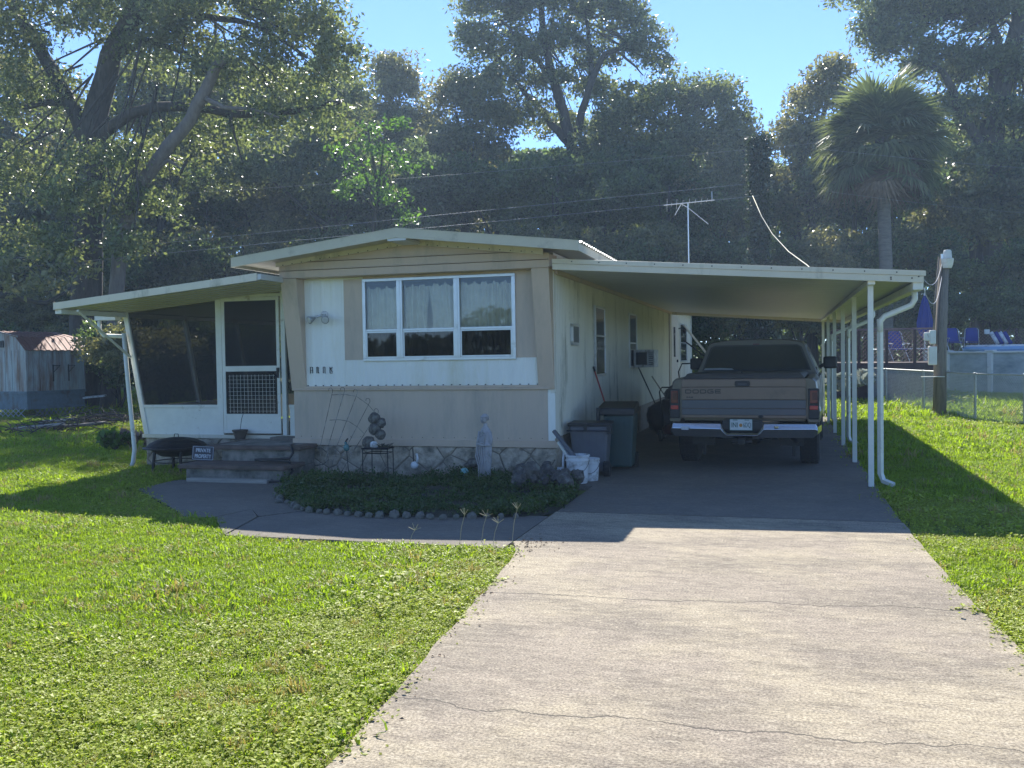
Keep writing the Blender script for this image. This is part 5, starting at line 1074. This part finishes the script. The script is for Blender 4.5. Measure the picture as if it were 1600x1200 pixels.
# the bare grey leaning trunk
b2_ = base(165, 30.5); dt = thing('dead_tree', 'bare grey dead trunk leaning right in front of the big left oak', 'tree', b2_); m = M()
limb(m, [Vector(p)-Vector(b2_) for p in (b2_, A(190, 360, 30.5), A(225, 280, 30.0), A(285, 205, 29.5), A(318, 145, 29.3), A(338, 105, 29.1), A(350, 90, 29.1))], .25, .15, 12, .05, 3); limb(m, [Vector(p)-Vector(b2_) for p in (A(230, 275, 30.0), A(262, 250, 29.7), A(280, 262, 29.5))], .09, .03); limb(m, [Vector(p)-Vector(b2_) for p in (A(315, 150, 29.3), A(350, 168, 29.0), A(400, 172, 28.5), A(440, 185, 28.5))], .09, .03)
m.build('trunk', BARKD, dt, smooth=True)
# centre oak
D = 54.0; b_ = base(893, D)
tree('tallest oak in the middle, open crown against the sky above the roof', b_,
 [([b_, A(895, 300, D), A(893, 235, D), A(880, 175, D), A(862, 120, D), A(850, 60, D), A(845, 0, D)], .42, .16), ([A(893, 232, D), A(910, 175, D-.5), A(925, 120, D-1), A(945, 85, D-1), A(990, 65, D-1), A(1020, 50, D-1)], .26, .08), ([A(890, 225, D), A(862, 195, D), A(835, 160, D+1), A(800, 120, D+1), A(770, 80, D+1)], .25, .08), ([A(925, 120, D), A(920, 70, D), A(915, 10, D)], .2, .08), ([A(862, 120, D), A(820, 70, D), A(780, 30, D)], .18, .06), ([A(960, 80, D-1), A(990, 100, D-1), A(1005, 118, D-1)], .09, .03)],
 [lob(770, 20, D, 62, 45), lob(850, 10, D, 80, 45), lob(940, 20, D, 60, 45), lob(1010, 80, D-1, 42, 36), lob(975, 45, D, 45, 35), lob(740, 70, D, 38, 40), lob(800, 85, D, 60, 40), lob(880, 70, D, 45, 38), lob(870, 130, D, 40, 28), lob(790, 130, D, 50, 28), lob(930, 95, D, 36, 20), lob(840, -40, D, 130, 40), lob(1030, 105, D-1, 24, 22), lob(740, 150, D, 50, 40), lob(820, 185, D+.5, 50, 36), lob(935, 150, D+1, 44, 30), lob(960, 205, D+1.5, 48, 34), lob(880, 205, D+2.5, 40, 26)],
 25, .26, .75, 30, LOAK, .6, tw=7, moss=[(800, 160, D, 10, 2.0), (840, 165, D-1, 5, 1.2), (1000, 115, D, 3, 1.2)])
FILL = [  # label, base px, D, lobes in px, material, moss
 ('rounded tree rising into the sky left of the central oak', 612, 56, [(608, 118, 40, 36), (625, 150, 42, 40), (590, 200, 60, 50), (650, 210, 55, 50), (610, 270, 80, 55)], LOLV, None),
 ('moss hung tree between the round tree and the central oak', 725, 52, [(712, 165, 40, 55), (760, 190, 45, 60), (735, 250, 70, 60), (690, 240, 45, 60), (740, 330, 80, 60)], LOLV, [(740, 215, 50.5, 12, 3.2), (700, 225, 51, 7, 2.4), (770, 205, 50.5, 6, 2.4)]),
 ('broad tree to the right of the central oak trunk', 1040, 53, [(985, 190, 50, 55), (1045, 170, 60, 50), (1110, 160, 48, 45), (1075, 235, 80, 60), (1000, 270, 80, 60), (940, 240, 55, 50), (1150, 200, 32, 38), (1040, 330, 110, 60)], LOAK, [(1080, 250, 51.5, 6, 2.2)]),
 ('tree at the left edge of the sky gap with its pointed side crown', 1165, 50, [(1160, 225, 26, 40), (1145, 275, 50, 50), (1180, 330, 60, 60)], LOLV, None),
 ('tree left of the palm rising beside the sky gap', 1270, 50, [(1300, 120, 40, 32), (1278, 165, 48, 45), (1240, 225, 42, 55), (1290, 240, 60, 60), (1240, 300, 60, 55), (1310, 320, 70, 60)], LOLV, None),
 ('wide tree filling the gap between the big left oak and its limb', 250, 47, [(240, 130, 70, 50), (300, 170, 80, 45), (210, 190, 60, 45), (300, 240, 90, 50), (400, 150, 70, 50), (200, 300, 80, 50)], LOAK, None),
 ('wide tree behind the left side of the big left oak', 20, 48, [(20, 140, 70, 50), (70, 200, 70, 45), (-10, 240, 60, 60), (80, 280, 80, 50), (20, 330, 80, 50)], LOLV, None),
 ('tall tree behind the left oak and the young green tree', 520, 46, [(530, 170, 50, 50), (500, 250, 90, 60), (420, 280, 90, 50), (560, 300, 80, 60)], LOAK, None)]
for k, (lb, bx, D, ls, mt, ms) in enumerate(FILL):
    b_ = base(bx, D); lo_ = [lob(x, y, D+rng.normal()*.6, rx, ry) for (x, y, rx, ry) in ls]
    tree(lb, b_, [([b_, A(bx, 400, D), A(bx+5, (ls[-1][1]+ls[0][1])/2, D), A(ls[0][0], ls[0][1]+10, D)], .32, .09)]+[([A(bx, 360, D), A((bx+x)/2, y+40, D), A(x, y, D)], .15, .05) for (x, y, rx, ry) in ls[1:4]], lo_, 30, .25, .8, 36, mt, .45, tw=5, moss=ms)
# right oak
D = 50.0; b_ = base(1545, D)
tree('massive dark oak on the right edge behind the pool', b_,
 [([b_, A(1543, 400, D), A(1548, 280, D), A(1550, 190, D), A(1570, 110, D), A(1590, 30, D), A(1600, -40, D)], .85, .3), ([A(1548, 250, D), A(1500, 170, D-1), A(1470, 110, D-1), A(1430, 90, D-1)], .3, .1), ([A(1550, 190, D), A(1552, 120, D), A(1560, 60, D), A(1540, -10, D)], .3, .15), ([A(1550, 290, D), A(1600, 220, D), A(1650, 180, D)], .35, .15)],
 [lob(1375, 50, D, 38, 42), lob(1420, 15, D, 70, 38), lob(1410, 75, D, 55, 35), lob(1490, 20, D, 70, 40), lob(1580, 30, D, 70, 50), lob(1470, 110, D, 60, 40), lob(1540, 110, D, 60, 45), lob(1610, 120, D, 60, 50), lob(1480, 180, D, 60, 40), lob(1580, 200, D, 80, 50), lob(1520, 260, D, 70, 40), lob(1620, 280, D, 70, 60), lob(1480, -35, D, 160, 30), lob(1540, 330, D+1, 80, 50)],
 30, .26, .8, 34, LOAK, .8, tw=6, moss=[(1462, 270, 47, 3, 1.6)])
# understorey trees: three crowns copied with their trunks
vars_ = []
for v_ in range(3):
    ls = [((rng.normal()*.35, rng.normal()*.35, rng.uniform(-.35, .55)), rng.uniform(.45, .65), rng.uniform(.45, .65), rng.uniform(.35, .55)) for _ in range(7)]
    C_, L_ = fill(ls, 220, .068, .16, 34, .35); vars_.append((C_, L_))
und = []
UL = [('dark leafy understorey tree in the belt behind the roof line', LDRK), ('olive understorey tree in the belt behind the roof line', LOLV), ('dark green bushy tree low in the wood behind the home', LDRK)]
protos = []
for v_, (C_, L_) in enumerate(vars_):
    for mt in (LDRK, LOLV):
        o = thing('understorey_tree', '', 'tree', (0, 0, 0), 0, 'understorey trees behind the home')
        me = leafmesh('crown', C_, L_, .26, mt); c = bpy.data.objects.new('crown', me); COL.objects.link(c); c.parent = o
        t = M().tube([(0, 0, -1.9), (.05, 0, -.8), (0, .03, .4)], [.06, .045, .02], 6); t.tube([(.05, 0, -.8), (.4, .1, .1)], [.03, .01], 5).tube([(.03, 0, -.6), (-.4, -.1, .2)], [.03, .01], 5); t.build('trunk', BARK, o); protos.append(o)
spots = []
for x in range(-60, 1700, 92): spots.append((x+R.uniform(-20, 20), 330+R.uniform(-30, 30), R.uniform(46, 52), R.uniform(85, 105)))
for x in range(-60, 1700, 88): spots.append((x+R.uniform(-20, 20), 430+R.uniform(-20, 25), R.uniform(43, 46), R.uniform(75, 95)))
for x in range(-40, 1700, 80):
    if not 420 < x < 1040: spots.append((x+R.uniform(-15, 15), 500+R.uniform(-10, 15), R.uniform(41, 43) if x > 900 else R.uniform(36, 39), R.uniform(60, 75)))
used = set()
LMK = [(-70, 'cut by the left edge'), (40, 'above the shed'), (130, 'behind the big oak trunk'), (215, 'behind the bare grey trunk'), (300, 'above the porch roof'), (380, 'above the join of porch and home'), (460, 'above the left roof end'), (545, 'left of the roof peak'), (630, 'behind the roof peak'), (720, 'right of the roof peak'), (810, 'above the right roof slope'), (895, 'below the central oak trunk'), (985, 'above the left carport end'), (1075, 'behind the aerial'), (1170, 'behind the vine covered stump'), (1255, 'where the loose cable hangs'), (1330, 'left of the palm trunk'), (1400, 'behind the palm trunk'), (1480, 'behind the utility pole'), (1560, 'behind the pool'), (1650, 'cut by the right edge')]
for i, (px, py, D, rp) in enumerate(spots):
    k = R.randrange(6)
    if k in used: o = dup(protos[k])
    else: o = protos[k]; used.add(k)
    c = A(px, py, D); s = rp*D/CF; o.location = (c.x, c.y, c.z); sz = s*R.uniform(.95, 1.15); o.scale = (s*1.1, s, sz); o.rotation_euler = (0, 0, R.uniform(0, 6))
    row = 'upper' if py < 385 else ('middle' if py < 480 else 'lowest'); side = min(LMK, key=lambda q: abs(q[0]-px))[1]
    o['label'] = ('olive' if k % 2 else 'dark')+' bushy tree, '+row+' row of the wood, '+side
und = [o for o in S.objects if o.get('group') == 'understorey trees behind the home' and o.get('label')]
for o in und:
    same = sorted([q for q in und if q['label'] == o['label']], key=lambda q: q.location.x)
    if len(same) == 2: l_ = o['label']; same[0]['label'] = l_+', left one'; same[1]['label'] = l_+', right one'
for k, o in enumerate(protos):
    if k not in used:
        for c in list(o.children): bpy.data.objects.remove(c)
        bpy.data.objects.remove(o)
# far wood: a dense mass behind everything
pts = []; n = 90000
px = rng.uniform(-250, 1850, n); Dd = rng.uniform(64, 72, n)
top = 150+70*np.sin(px*.011)+35*np.sin(px*.031+1)+20*np.sin(px*.07)
top = np.where((px > 1175) & (px < 1240), np.maximum(top, 262), top); top = np.where((px > 560) & (px < 720), np.maximum(top, 215), top); top = np.where((px > 950) & (px < 1175), np.maximum(top, 210), top); top = np.where((px > 720) & (px < 1000), np.maximum(top, 235), top); top = np.where(px > 1240, np.maximum(top, 190), top)
py = top+(590-top)*rng.random(n)**1.1
fwn, rtn, upn, cpn = (np.array(v) for v in (fw, rt, up, CPOS)); P_ = cpn+(fwn+rtn*((px-800)/CF)[:, None]+upn*((600-py)/CF)[:, None])*Dd[:, None]
me = leafmesh('far_wood', P_, rng.uniform(.5, .9, n), .3, LDRK); o = bpy.data.objects.new('far_wood', me); COL.objects.link(o); o['kind'] = 'stuff'; o['label'] = 'dense dark wood closing the view behind the trees'; o['category'] = 'woodland'
# bright young tree
b_ = base(585, 38); tree('young bright green tree with big leaves left of the roof peak', b_, [([b_, A(580, 400, 38), A(590, 300, 38), A(575, 200, 38)], .12, .04)]+[([A(588, 330, 38), A((588+x)/2, y+20, 38), A(x, y, 38)], .05, .02) for x, y in ((540, 230), (630, 230), (615, 190), (550, 290), (640, 300))],
  [lob(575, 205, 38, 26, 18), lob(620, 195, 37.5, 28, 14), lob(545, 235, 38, 26, 16), lob(600, 240, 37.5, 32, 18), lob(635, 265, 37.5, 26, 22), lob(570, 280, 38, 35, 22), lob(615, 310, 38, 34, 20), lob(540, 310, 38, 26, 20), lob(640, 345, 38, 22, 14)], 26, .19, .5, 20, LBRT, .25, name='young_tree', tw=3)
# vine covered stump
q = base(1187, 38); vo = thing('vine_stump', 'tall broken trunk wrapped in dark vines in the sky gap', 'tree', q); hh = A(1187, 218, 38).z+.1
M().tube([(0, 0, 0), (.05, 0, hh*.6), (0, 0, hh)], [.32, .28, .22], 10).build('trunk', BARK, vo, smooth=True)
n = 9000; z = rng.uniform(1, hh+.1, n); a = rng.uniform(0, 6.283, n); r_ = .26+.14*np.abs(rng.normal(size=n)); me = leafmesh('vine', np.stack([r_*np.cos(a), r_*np.sin(a), z], 1), rng.uniform(.10, .2, n), .3, LVIN, droop=.6); o = bpy.data.objects.new('vine', me); COL.objects.link(o); o.parent = vo
# palm
D = 40; pb = base(1384, D); pt = A(1377, 215, D); pal = thing('cabbage_palm', 'tall cabbage palm with a big round crown behind the carport roof', 'palm tree', pb)
H_ = pt.z+.1; M().tube([(0, 0, 0), (.02, 0, H_*.5), (pt.x-pb[0], pt.y-pb[1], H_)], [.34, .27, .26], 12).build('trunk', mat('palm_bark', (.17, .15, .125), .95, var=.3, scale=3, bump=1, bscale=10, stretch=(1, 1, 5)), pal, smooth=True)
def frond(dead=False):
    m = M(); rr = random.Random(5 if dead else R.random()); K = 40; Lp = 1.15
    m.beam((0, 0, 0), (Lp, 0, .12), .03, .02)
    for k in range(K):
        a = (k/(K-1)-.5)*math.radians(200); l_ = 1.35*(1-.25*abs(a)/1.7)*rr.uniform(.85, 1.08); d = Vector((math.cos(a), math.sin(a), .05)); s = Vector((-math.sin(a), math.cos(a), 0))*.042
        b0 = Vector((Lp, 0, .12)); m1 = b0+d*l_*.5+Vector((0, 0, -.02-.12*abs(a))); e = b0+d*l_*.93+Vector((0, 0, -.30+rr.uniform(-.35, .1)))
        m.add([b0, m1-s, m1+s, e], [(0, 1, 3, 2)] if rr.random() < .5 else [(0, 2, 3, 1)])
    return m
fm = [frond().mesh('frond', LPLM) for _ in range(4)]; fd = frond(True).mesh('frond', mat('dead_frond', (.20, .14, .09), .8, var=.3))
fc = Vector((pt.x-pb[0], pt.y-pb[1], H_-.45))
for k in range(120):
    el = math.asin(max(-1, min(1, -.86+1.84*((k+.5)/120)))); az = k*2.39996+R.uniform(-.15, .15); o = bpy.data.objects.new('frond', fm[k % 4] if el > -.62 else fd); COL.objects.link(o); o.parent = pal
    o.location = fc+Vector((0, 0, R.uniform(-.6, .6))); o.rotation_euler = (R.uniform(-.3, .3), -el, az); s = R.uniform(1.12, 1.42); o.scale = (s, s, s)
# ---------------------------------------------------------------- small plants near
def bush(name, lb, loc, r_, n, leaf, mt, cat='shrub', w=.26):
    o = thing(name, lb, cat, loc); C_, L_ = fill([((0, 0, r_*.5), r_, r_, r_*.7)], n/(r_*r_), leaf, r_*.3, 12, .2); C_[:, 2] = np.maximum(C_[:, 2], .02)
    me = leafmesh('foliage', C_, L_, w, mt); c = bpy.data.objects.new('foliage', me); COL.objects.link(c); c.parent = o
    m = M()
    for k in range(7): a = k*.9; m.tube([(0, 0, -.05), (r_*.3*math.cos(a), r_*.3*math.sin(a), r_*.4), (r_*.7*math.cos(a), r_*.7*math.sin(a), r_*.9)], [.012, .01, .005], 4)
    m.build('stem', BARK, o); return o
q = gp(180, 703); bush('small_shrub', 'bright sunlit leafy shrub on the lawn left of the porch corner', (q.x, q.y, 0), .34, 40, .15, LBRT)
q = gp(207, 700); bush('small_shrub', 'pale pinkish dry shrub against the porch corner post', (q.x, q.y, 0), .30, 16, .13, mat('dry_pink_leaf', (.30, .22, .17), .8, isl=.4, trans=.3))
for i, (px, py, r_, mt, lb) in enumerate(((30, 655, 1.0, LDRK, 'x'),)): pass
q = at(1334, 560, 27); bush('sunlit_shrub', 'shrub with white glinting leaves behind the second carport posts', (q.x, q.y, .35), .62, 30, .30, mat('glossy_leaf', (.3, .33, .28), .25, isl=.5, trans=.3))
bl = []
for (px, py, D, rx, ry) in ((55, 455, 25, 55, 28), (20, 425, 26, 60, 36), (105, 425, 27, 40, 22)): bl.append(lob(px, py, D, rx, ry))
b_ = base(-60, 25); tree('sunlit leafy branch tree hanging over the shed roof', b_, [([b_, A(-60, 470, 25), A(0, 460, 25), A(70, 475, 25), A(110, 450, 26)], .16, .03)], bl, 26, .17, .45, 18, LOLV, .2, name='overhanging_tree', tw=4)
for i, (px, D, rr_) in enumerate(((182, 30, 2.1), (222, 28, 2.0), (260, 30, 2.6), (330, 29, 2.4), (400, 30, 2.5), (100, 34, 2.4), (20, 35, 2.6))):
    p = at(px, 600, D); o = dup([k for k in protos if k.name in bpy.data.objects][i % len(used)] if False else S.objects[[x.name for x in S.objects if x.name.startswith('understorey_tree')][i]])
    o.name = 'dark_shrub'; o.location = (p.x, p.y, 1.5); o.scale = (rr_*.8, rr_*.8, rr_*.85); o['category'] = 'shrub'; o['group'] = 'tall shrubs beyond the shed and porch'
    o['label'] = ['tall dark shrub right behind the shed corner', 'tall dark shrub just left of the porch post', 'tall dark shrub seen through the left of the porch screen', 'tall dark shrub behind the middle of the porch screen', 'tall dark shrub seen through the screen door', 'tall dark shrub behind the shed roof', 'tall dark shrub behind the far left of the shed'][i]
# brush pile right of the shed
bp_ = M(); rr_ = random.Random(9); c0 = gp(150, 668)
for k in range(420):
    a = rr_.gauss(0, 1.5); b = rr_.gauss(0, .6); ca, sa = math.cos(ang), math.sin(ang); p = Vector((c0.x+a*ca-b*sa, c0.y+a*sa+b*ca, rr_.uniform(0, .35)*max(.1, 1-abs(a)/3))); d = Vector((rr_.uniform(-1, 1), rr_.uniform(-1, 1), rr_.uniform(-.15, .35)))*rr_.uniform(.3, .8)
    bp_.tube([p, p+d*.5+Vector((0, 0, .04)), p+d], [.012, .009, .004], 4, cap=False)
o = bp_.build('brush_pile', mat('dry_twigs', (.07, .055, .04), .9, isl=.5)); tag(o, 'low heap of cut twigs and branches on the grass right of the shed', 'brush pile'); o['kind'] = 'stuff'
# bed plants
n = 26000; P_ = []
from mathutils.geometry import tessellate_polygon
def inpoly(x, y, poly):
    c = np.zeros(len(x), bool); j = len(poly)-1
    for i in range(len(poly)):
        xi, yi = poly[i]; xj, yj = poly[j]
        c ^= ((yi > y) != (yj > y)) & (x < (xj-xi)*(y-yi)/(yj-yi+1e-12)+xi); j = i
    return c
x = rng.uniform(-3.2, .62, n*2); y = rng.uniform(-3.1, -.1, n*2); ok = inpoly(x, y, BED)
nz = np.sin(x*6+2*np.sin(y*5))*np.sin(y*7)+rng.normal(size=n*2)*.35; ok &= (nz > -.05) & ~((x < -1.6) & (y > -.75)) & ~((x > -.45) & (y > -1.3) & (x < .5) & (nz < .6))
x, y = x[ok], y[ok]; hgt = .03+.09*np.clip(np.sin(x*3)*np.sin(y*2.3+1)*.5+.5, 0, 1)*rng.random(len(x))+.08*(y > -1.6)*rng.random(len(x)); z = .02+hgt*rng.random(len(x))**.5
k = 3; C_ = np.repeat(np.stack([x, y, z], 1), k, 0)+rng.normal(size=(len(x)*k, 3))*.018
me = leafmesh('bed_ground_cover', C_, rng.uniform(.018, .045, len(C_)), .26, LCOV); o = bpy.data.objects.new('bed_ground_cover', me); COL.objects.link(o); o['kind'] = 'stuff'; o['label'] = 'low green weeds filling the garden bed'; o['category'] = 'ground cover'
# ---------------------------------------------------------------- lawn: tufts scattered as instances
def grassmat(name, c0, c1, tr):
    m = leafmat(name, c0, c1, tr, .5, .5, .25); return m
GR = grassmat('grass_blade', (.225, .31, .028), (1.45, 1.6, .7), .5); GR2 = grassmat('weed_leaf', (.34, .40, .06), (1.3, 1.45, .7), .42); GRD2 = grassmat('dry_grass', (.36, .33, .12), (1.2, 1.1, .8), .4)
lib = bpy.data.collections.new('lawn_tufts'); COL.children.link(lib)
def tuft(kind, seed, p):
    rr = random.Random(seed); m = M()
    if kind < 4:
        for k in range(26):
            a = rr.uniform(0, 6.28); r_ = abs(rr.gauss(0, .045)); x, y = r_*math.cos(a), r_*math.sin(a); h_ = rr.uniform(.022, .055)*(1.0 if kind < 3 else 1.35); le = rr.uniform(.2, 1.1); d = rr.uniform(0, 6.28); w = rr.uniform(.0018, .0034)
            dx, dy = math.cos(d), math.sin(d); sx_, sy_ = -dy*w, dx*w
            m.add([(x-sx_, y-sy_, -.01), (x+sx_, y+sy_, -.01), (x+dx*h_*le*.4+sx_, y+dy*h_*le*.4+sy_, h_*.6), (x+dx*h_*le*.4-sx_, y+dy*h_*le*.4-sy_, h_*.6), (x+dx*h_*le, y+dy*h_*le, h_*(1-.25*le))], [(0, 1, 2, 3), (3, 2, 4)])
    else:
        for k in range(34):
            a = rr.uniform(0, 6.28); r_ = abs(rr.gauss(0, .05)); x, y = r_*math.cos(a), r_*math.sin(a); z = rr.uniform(.004, .034); d = rr.uniform(0, 6.28); l_ = rr.uniform(.005, .010)*(1 if kind < 6 else 1.3); t = rr.uniform(-.9, .9)
            dx, dy = math.cos(d)*l_, math.sin(d)*l_; m.add([(x-dx, y-dy, z-t*l_), (x-dy*.8, y+dx*.8, z+.002), (x+dx, y+dy, z+t*l_), (x+dy*.8, y-dx*.8, z+.002)], [(0, 1, 2, 3)])
            if k % 3 == 0: m.add([(x, y, -.01), (x+.002, y, -.01), (x+.002, y, z), (x, y, z)], [(0, 1, 2, 3)])
    o = bpy.data.objects.new('grass_tuft', m.mesh('grass_tuft', GR if kind < 3 else (GRD2 if kind == 3 else GR2))); lib.objects.link(o); o['kind'] = 'stuff'; return o
for k in range(7): tuft(k, 50+k, None)
NO = [polyA, [(0, -2.45), (0, 19.3), (3.86, 19.3), (3.86, -2.45)], [(.60, -4.25), (-2.09, -4.23), (-2.72, -3.43), (-3.05, -3.47), (-4.98, -1.75), (-5.02, -.8), (-5.02, .6), (.0, .6), (.7, -2)], [(-6.62, .6), (0, .6), (0, 19), (-6.62, 6)]]
def scatter(x0, x1, y0, y1, dens, smin, smax, jag=.05):
    n = int((x1-x0)*(y1-y0)*dens); x = rng.uniform(x0, x1, n); y = rng.uniform(y0, y1, n); ok = np.ones(n, bool)
    xj = x+jag*(np.sin(x*11+y*17)+rng.normal(size=n)*.4)*.8; yj = y+jag*np.sin(y*13-x*9)*.8
    for p in NO: ok &= ~inpoly(xj, yj, p)
    # inside the view only
    d = np.stack([x, y, np.zeros(n)], 1)-cpn; z = d@fwn; u = (d@rtn)/np.maximum(z, .1)*CF; ok &= (z > 1.5) & (np.abs(u) < 1500+400/np.maximum(z, 1))
    x, y = x[ok], y[ok]; s = rng.uniform(smin, smax, len(x))*(1+.28*np.sin(x*2.3+1.7*np.sin(y*1.9))*np.sin(y*3.1+x))*np.where(rng.random(len(x)) < .05, 1.6, 1)
    # bands: fine grass and broad-leaf weeds in patches
    w = np.sin(x*.9+1.3*np.sin(y*.7))+np.sin(y*1.1+.6*x)+rng.normal(size=len(x))*.55; near = (y < -6.2+.25*x+.5*np.sin(x*1.7)).astype(float)*1.6+((x > 3.6) & (y < -1)).astype(float)*1.8
    kind = np.where(w+near > 1.1, 4+rng.integers(0, 3, len(x)), rng.integers(0, 3, len(x))); kind = np.where((rng.random(len(x)) < .02+.05*(np.sin(x*2.1+4)*np.sin(y*2.7) > .55)), 3, kind)
    return np.stack([x, y, np.full(len(x), -.03)], 1), s, kind
parts = [scatter(-9, 8.5, -10.2, -6.5, 800, .65, 1.1), scatter(-12, 11, -6.5, -2.8, 480, .75, 1.2, .04), scatter(-16, 14, -2.8, 3, 200, 1.1, 1.6, .03), scatter(-24, 16, 3, 12, 60, 1.8, 2.6), scatter(-30, 24, 12, 30, 14, 3.4, 4.8)]
P_ = np.concatenate([p[0] for p in parts]); Sc = np.concatenate([p[1] for p in parts]); K_ = np.concatenate([p[2] for p in parts]); print('tufts', len(P_))
for o in list(lib.objects): # a real tuft of each sort stands in the lawn
    o.location = (-1+R.uniform(-2, 2), -7+R.uniform(-1.5, 1.5), -.03)
me = bpy.data.meshes.new('lawn_grass'); me.vertices.add(len(P_)); me.vertices.foreach_set('co', P_.astype(np.float32).ravel())
a = me.attributes.new('sc', 'FLOAT', 'POINT'); a.data.foreach_set('value', Sc.astype(np.float32)); a = me.attributes.new('kd', 'INT', 'POINT'); a.data.foreach_set('value', K_.astype(np.int32)); a = me.attributes.new('rz', 'FLOAT', 'POINT'); a.data.foreach_set('value', rng.uniform(0, 6.283, len(P_)).astype(np.float32))
lo = bpy.data.objects.new('lawn_grass', me); COL.objects.link(lo); lo['kind'] = 'stuff'; lo['label'] = 'sunlit lawn of fine grass mixed with broad-leaf weeds'; lo['category'] = 'grass'
ng = bpy.data.node_groups.new('lawn', 'GeometryNodeTree'); ng.interface.new_socket('Geometry', in_out='INPUT', socket_type='NodeSocketGeometry'); ng.interface.new_socket('Geometry', in_out='OUTPUT', socket_type='NodeSocketGeometry')
N = ng.nodes; L = ng.links; gi = N.new('NodeGroupInput'); go_ = N.new('NodeGroupOutput'); ip = N.new('GeometryNodeInstanceOnPoints'); ci = N.new('GeometryNodeCollectionInfo')
ci.inputs[0].default_value = lib; ci.inputs[1].default_value = True; ci.inputs[2].default_value = True; ip.inputs['Pick Instance'].default_value = True
def na(nm, tp): k = N.new('GeometryNodeInputNamedAttribute'); k.data_type = tp; k.inputs[0].default_value = nm; return k.outputs[0]
mp = N.new('GeometryNodeMeshToPoints'); L.new(gi.outputs[0], mp.inputs[0]); L.new(mp.outputs[0], ip.inputs['Points']); L.new(ci.outputs[0], ip.inputs['Instance']); L.new(na('kd', 'INT'), ip.inputs['Instance Index']); L.new(na('sc', 'FLOAT'), ip.inputs['Scale'])
cx_ = N.new('ShaderNodeCombineXYZ'); L.new(na('rz', 'FLOAT'), cx_.inputs[2]); L.new(cx_.outputs[0], ip.inputs['Rotation']); L.new(ip.outputs[0], go_.inputs[0]); md = lo.modifiers.new('lawn', 'NODES'); md.node_group = ng
# a few tall seed stalks by the walkway, small litter
WS = mat('straw', (.42, .40, .26), .8, trans=.3)
for (px, py, h_, lb) in ((718, 848, .26, 'pale seed stalk left of the others on the walkway edge'), (752, 846, .24, 'thin pale seed stalk second from the left on the walkway edge'), (770, 850, .20, 'leaning pale seed stalk near the driveway corner'), (800, 846, .30, 'tallest pale seed stalk nearest the driveway'), (640, 846, .12, 'short grass stalk in the middle of the walkway edge')):
    q = gp(px, py); o = thing('grass_stalk', lb, 'weed', (q.x, q.y, -.02)); M().tube([(0, 0, 0), (.02, 0, h_*.6), (.05, 0, h_)], .002, 4).build('stem', WS, o)
    m = M()
    for k in range(4): a = -1.0+k*.62+.3*math.sin(px+k); m.beam((.05, 0, h_), (.05+.07*math.sin(a), .02*math.cos(k), h_+.06*math.cos(a)), .004, .003)
    m.build('seed_head', WS, o)
rr_ = random.Random(8); lf = M()
for k in range(160):
    t = rr_.random(); x = .75+.35*t+rr_.gauss(0, .05); y = -3.9-4.5*t; 
    if rr_.random() < .4: x, y = .75+rr_.gauss(0, .12), -4.05+rr_.gauss(0, .13)
    a = rr_.uniform(0, 6.28); l_ = rr_.uniform(.006, .018); lf.add([(x-l_*math.cos(a), y-l_*math.sin(a), .003), (x-.4*l_*math.sin(a), y+.4*l_*math.cos(a), .012), (x+l_*math.cos(a), y+l_*math.sin(a), .005), (x+.4*l_*math.sin(a), y-.4*l_*math.cos(a), .004)], [(0, 1, 2, 3)])
o = lf.build('leaf_litter', mat('brown_litter', (.20, .13, .08), .8, isl=.4)); o['kind'] = 'stuff'; o['label'] = 'dry brown leaves along the driveway edge'; o['category'] = 'leaf litter'

# trees across the street behind the camera, seen mirrored in the window glass
n = 30000; ax = rng.uniform(-45, 50, n); az = rng.uniform(.2, 1, n)*(3.6+1.0*np.sin(ax*.35)+.5*np.sin(ax*1.1)); ay = -48+rng.uniform(-3, 3, n)
me = leafmesh('street_trees', np.stack([ax, ay, az], 1), rng.uniform(.3, .6, n), .32, LDRK); o = bpy.data.objects.new('street_trees', me); COL.objects.link(o); o['kind'] = 'stuff'; o['label'] = 'row of trees across the street mirrored in the glass'; o['category'] = 'trees'
if True:
    hm = bpy.data.materials.new('haze_air'); hm.use_nodes = True; hn = hm.node_tree.nodes; hn.remove(hn['Principled BSDF']); pv = hn.new('ShaderNodeVolumePrincipled'); pv.inputs['Color'].default_value = (.55, .75, 1, 1); pv.inputs['Density'].default_value = .0012; pv.inputs['Anisotropy'].default_value = .3
    hm.node_tree.links.new(pv.outputs[0], hn['Material Output'].inputs['Volume'])
    h = M().box(-120, 120, -60, 110, -1.2, 34).build('haze', hm, kind='stuff')
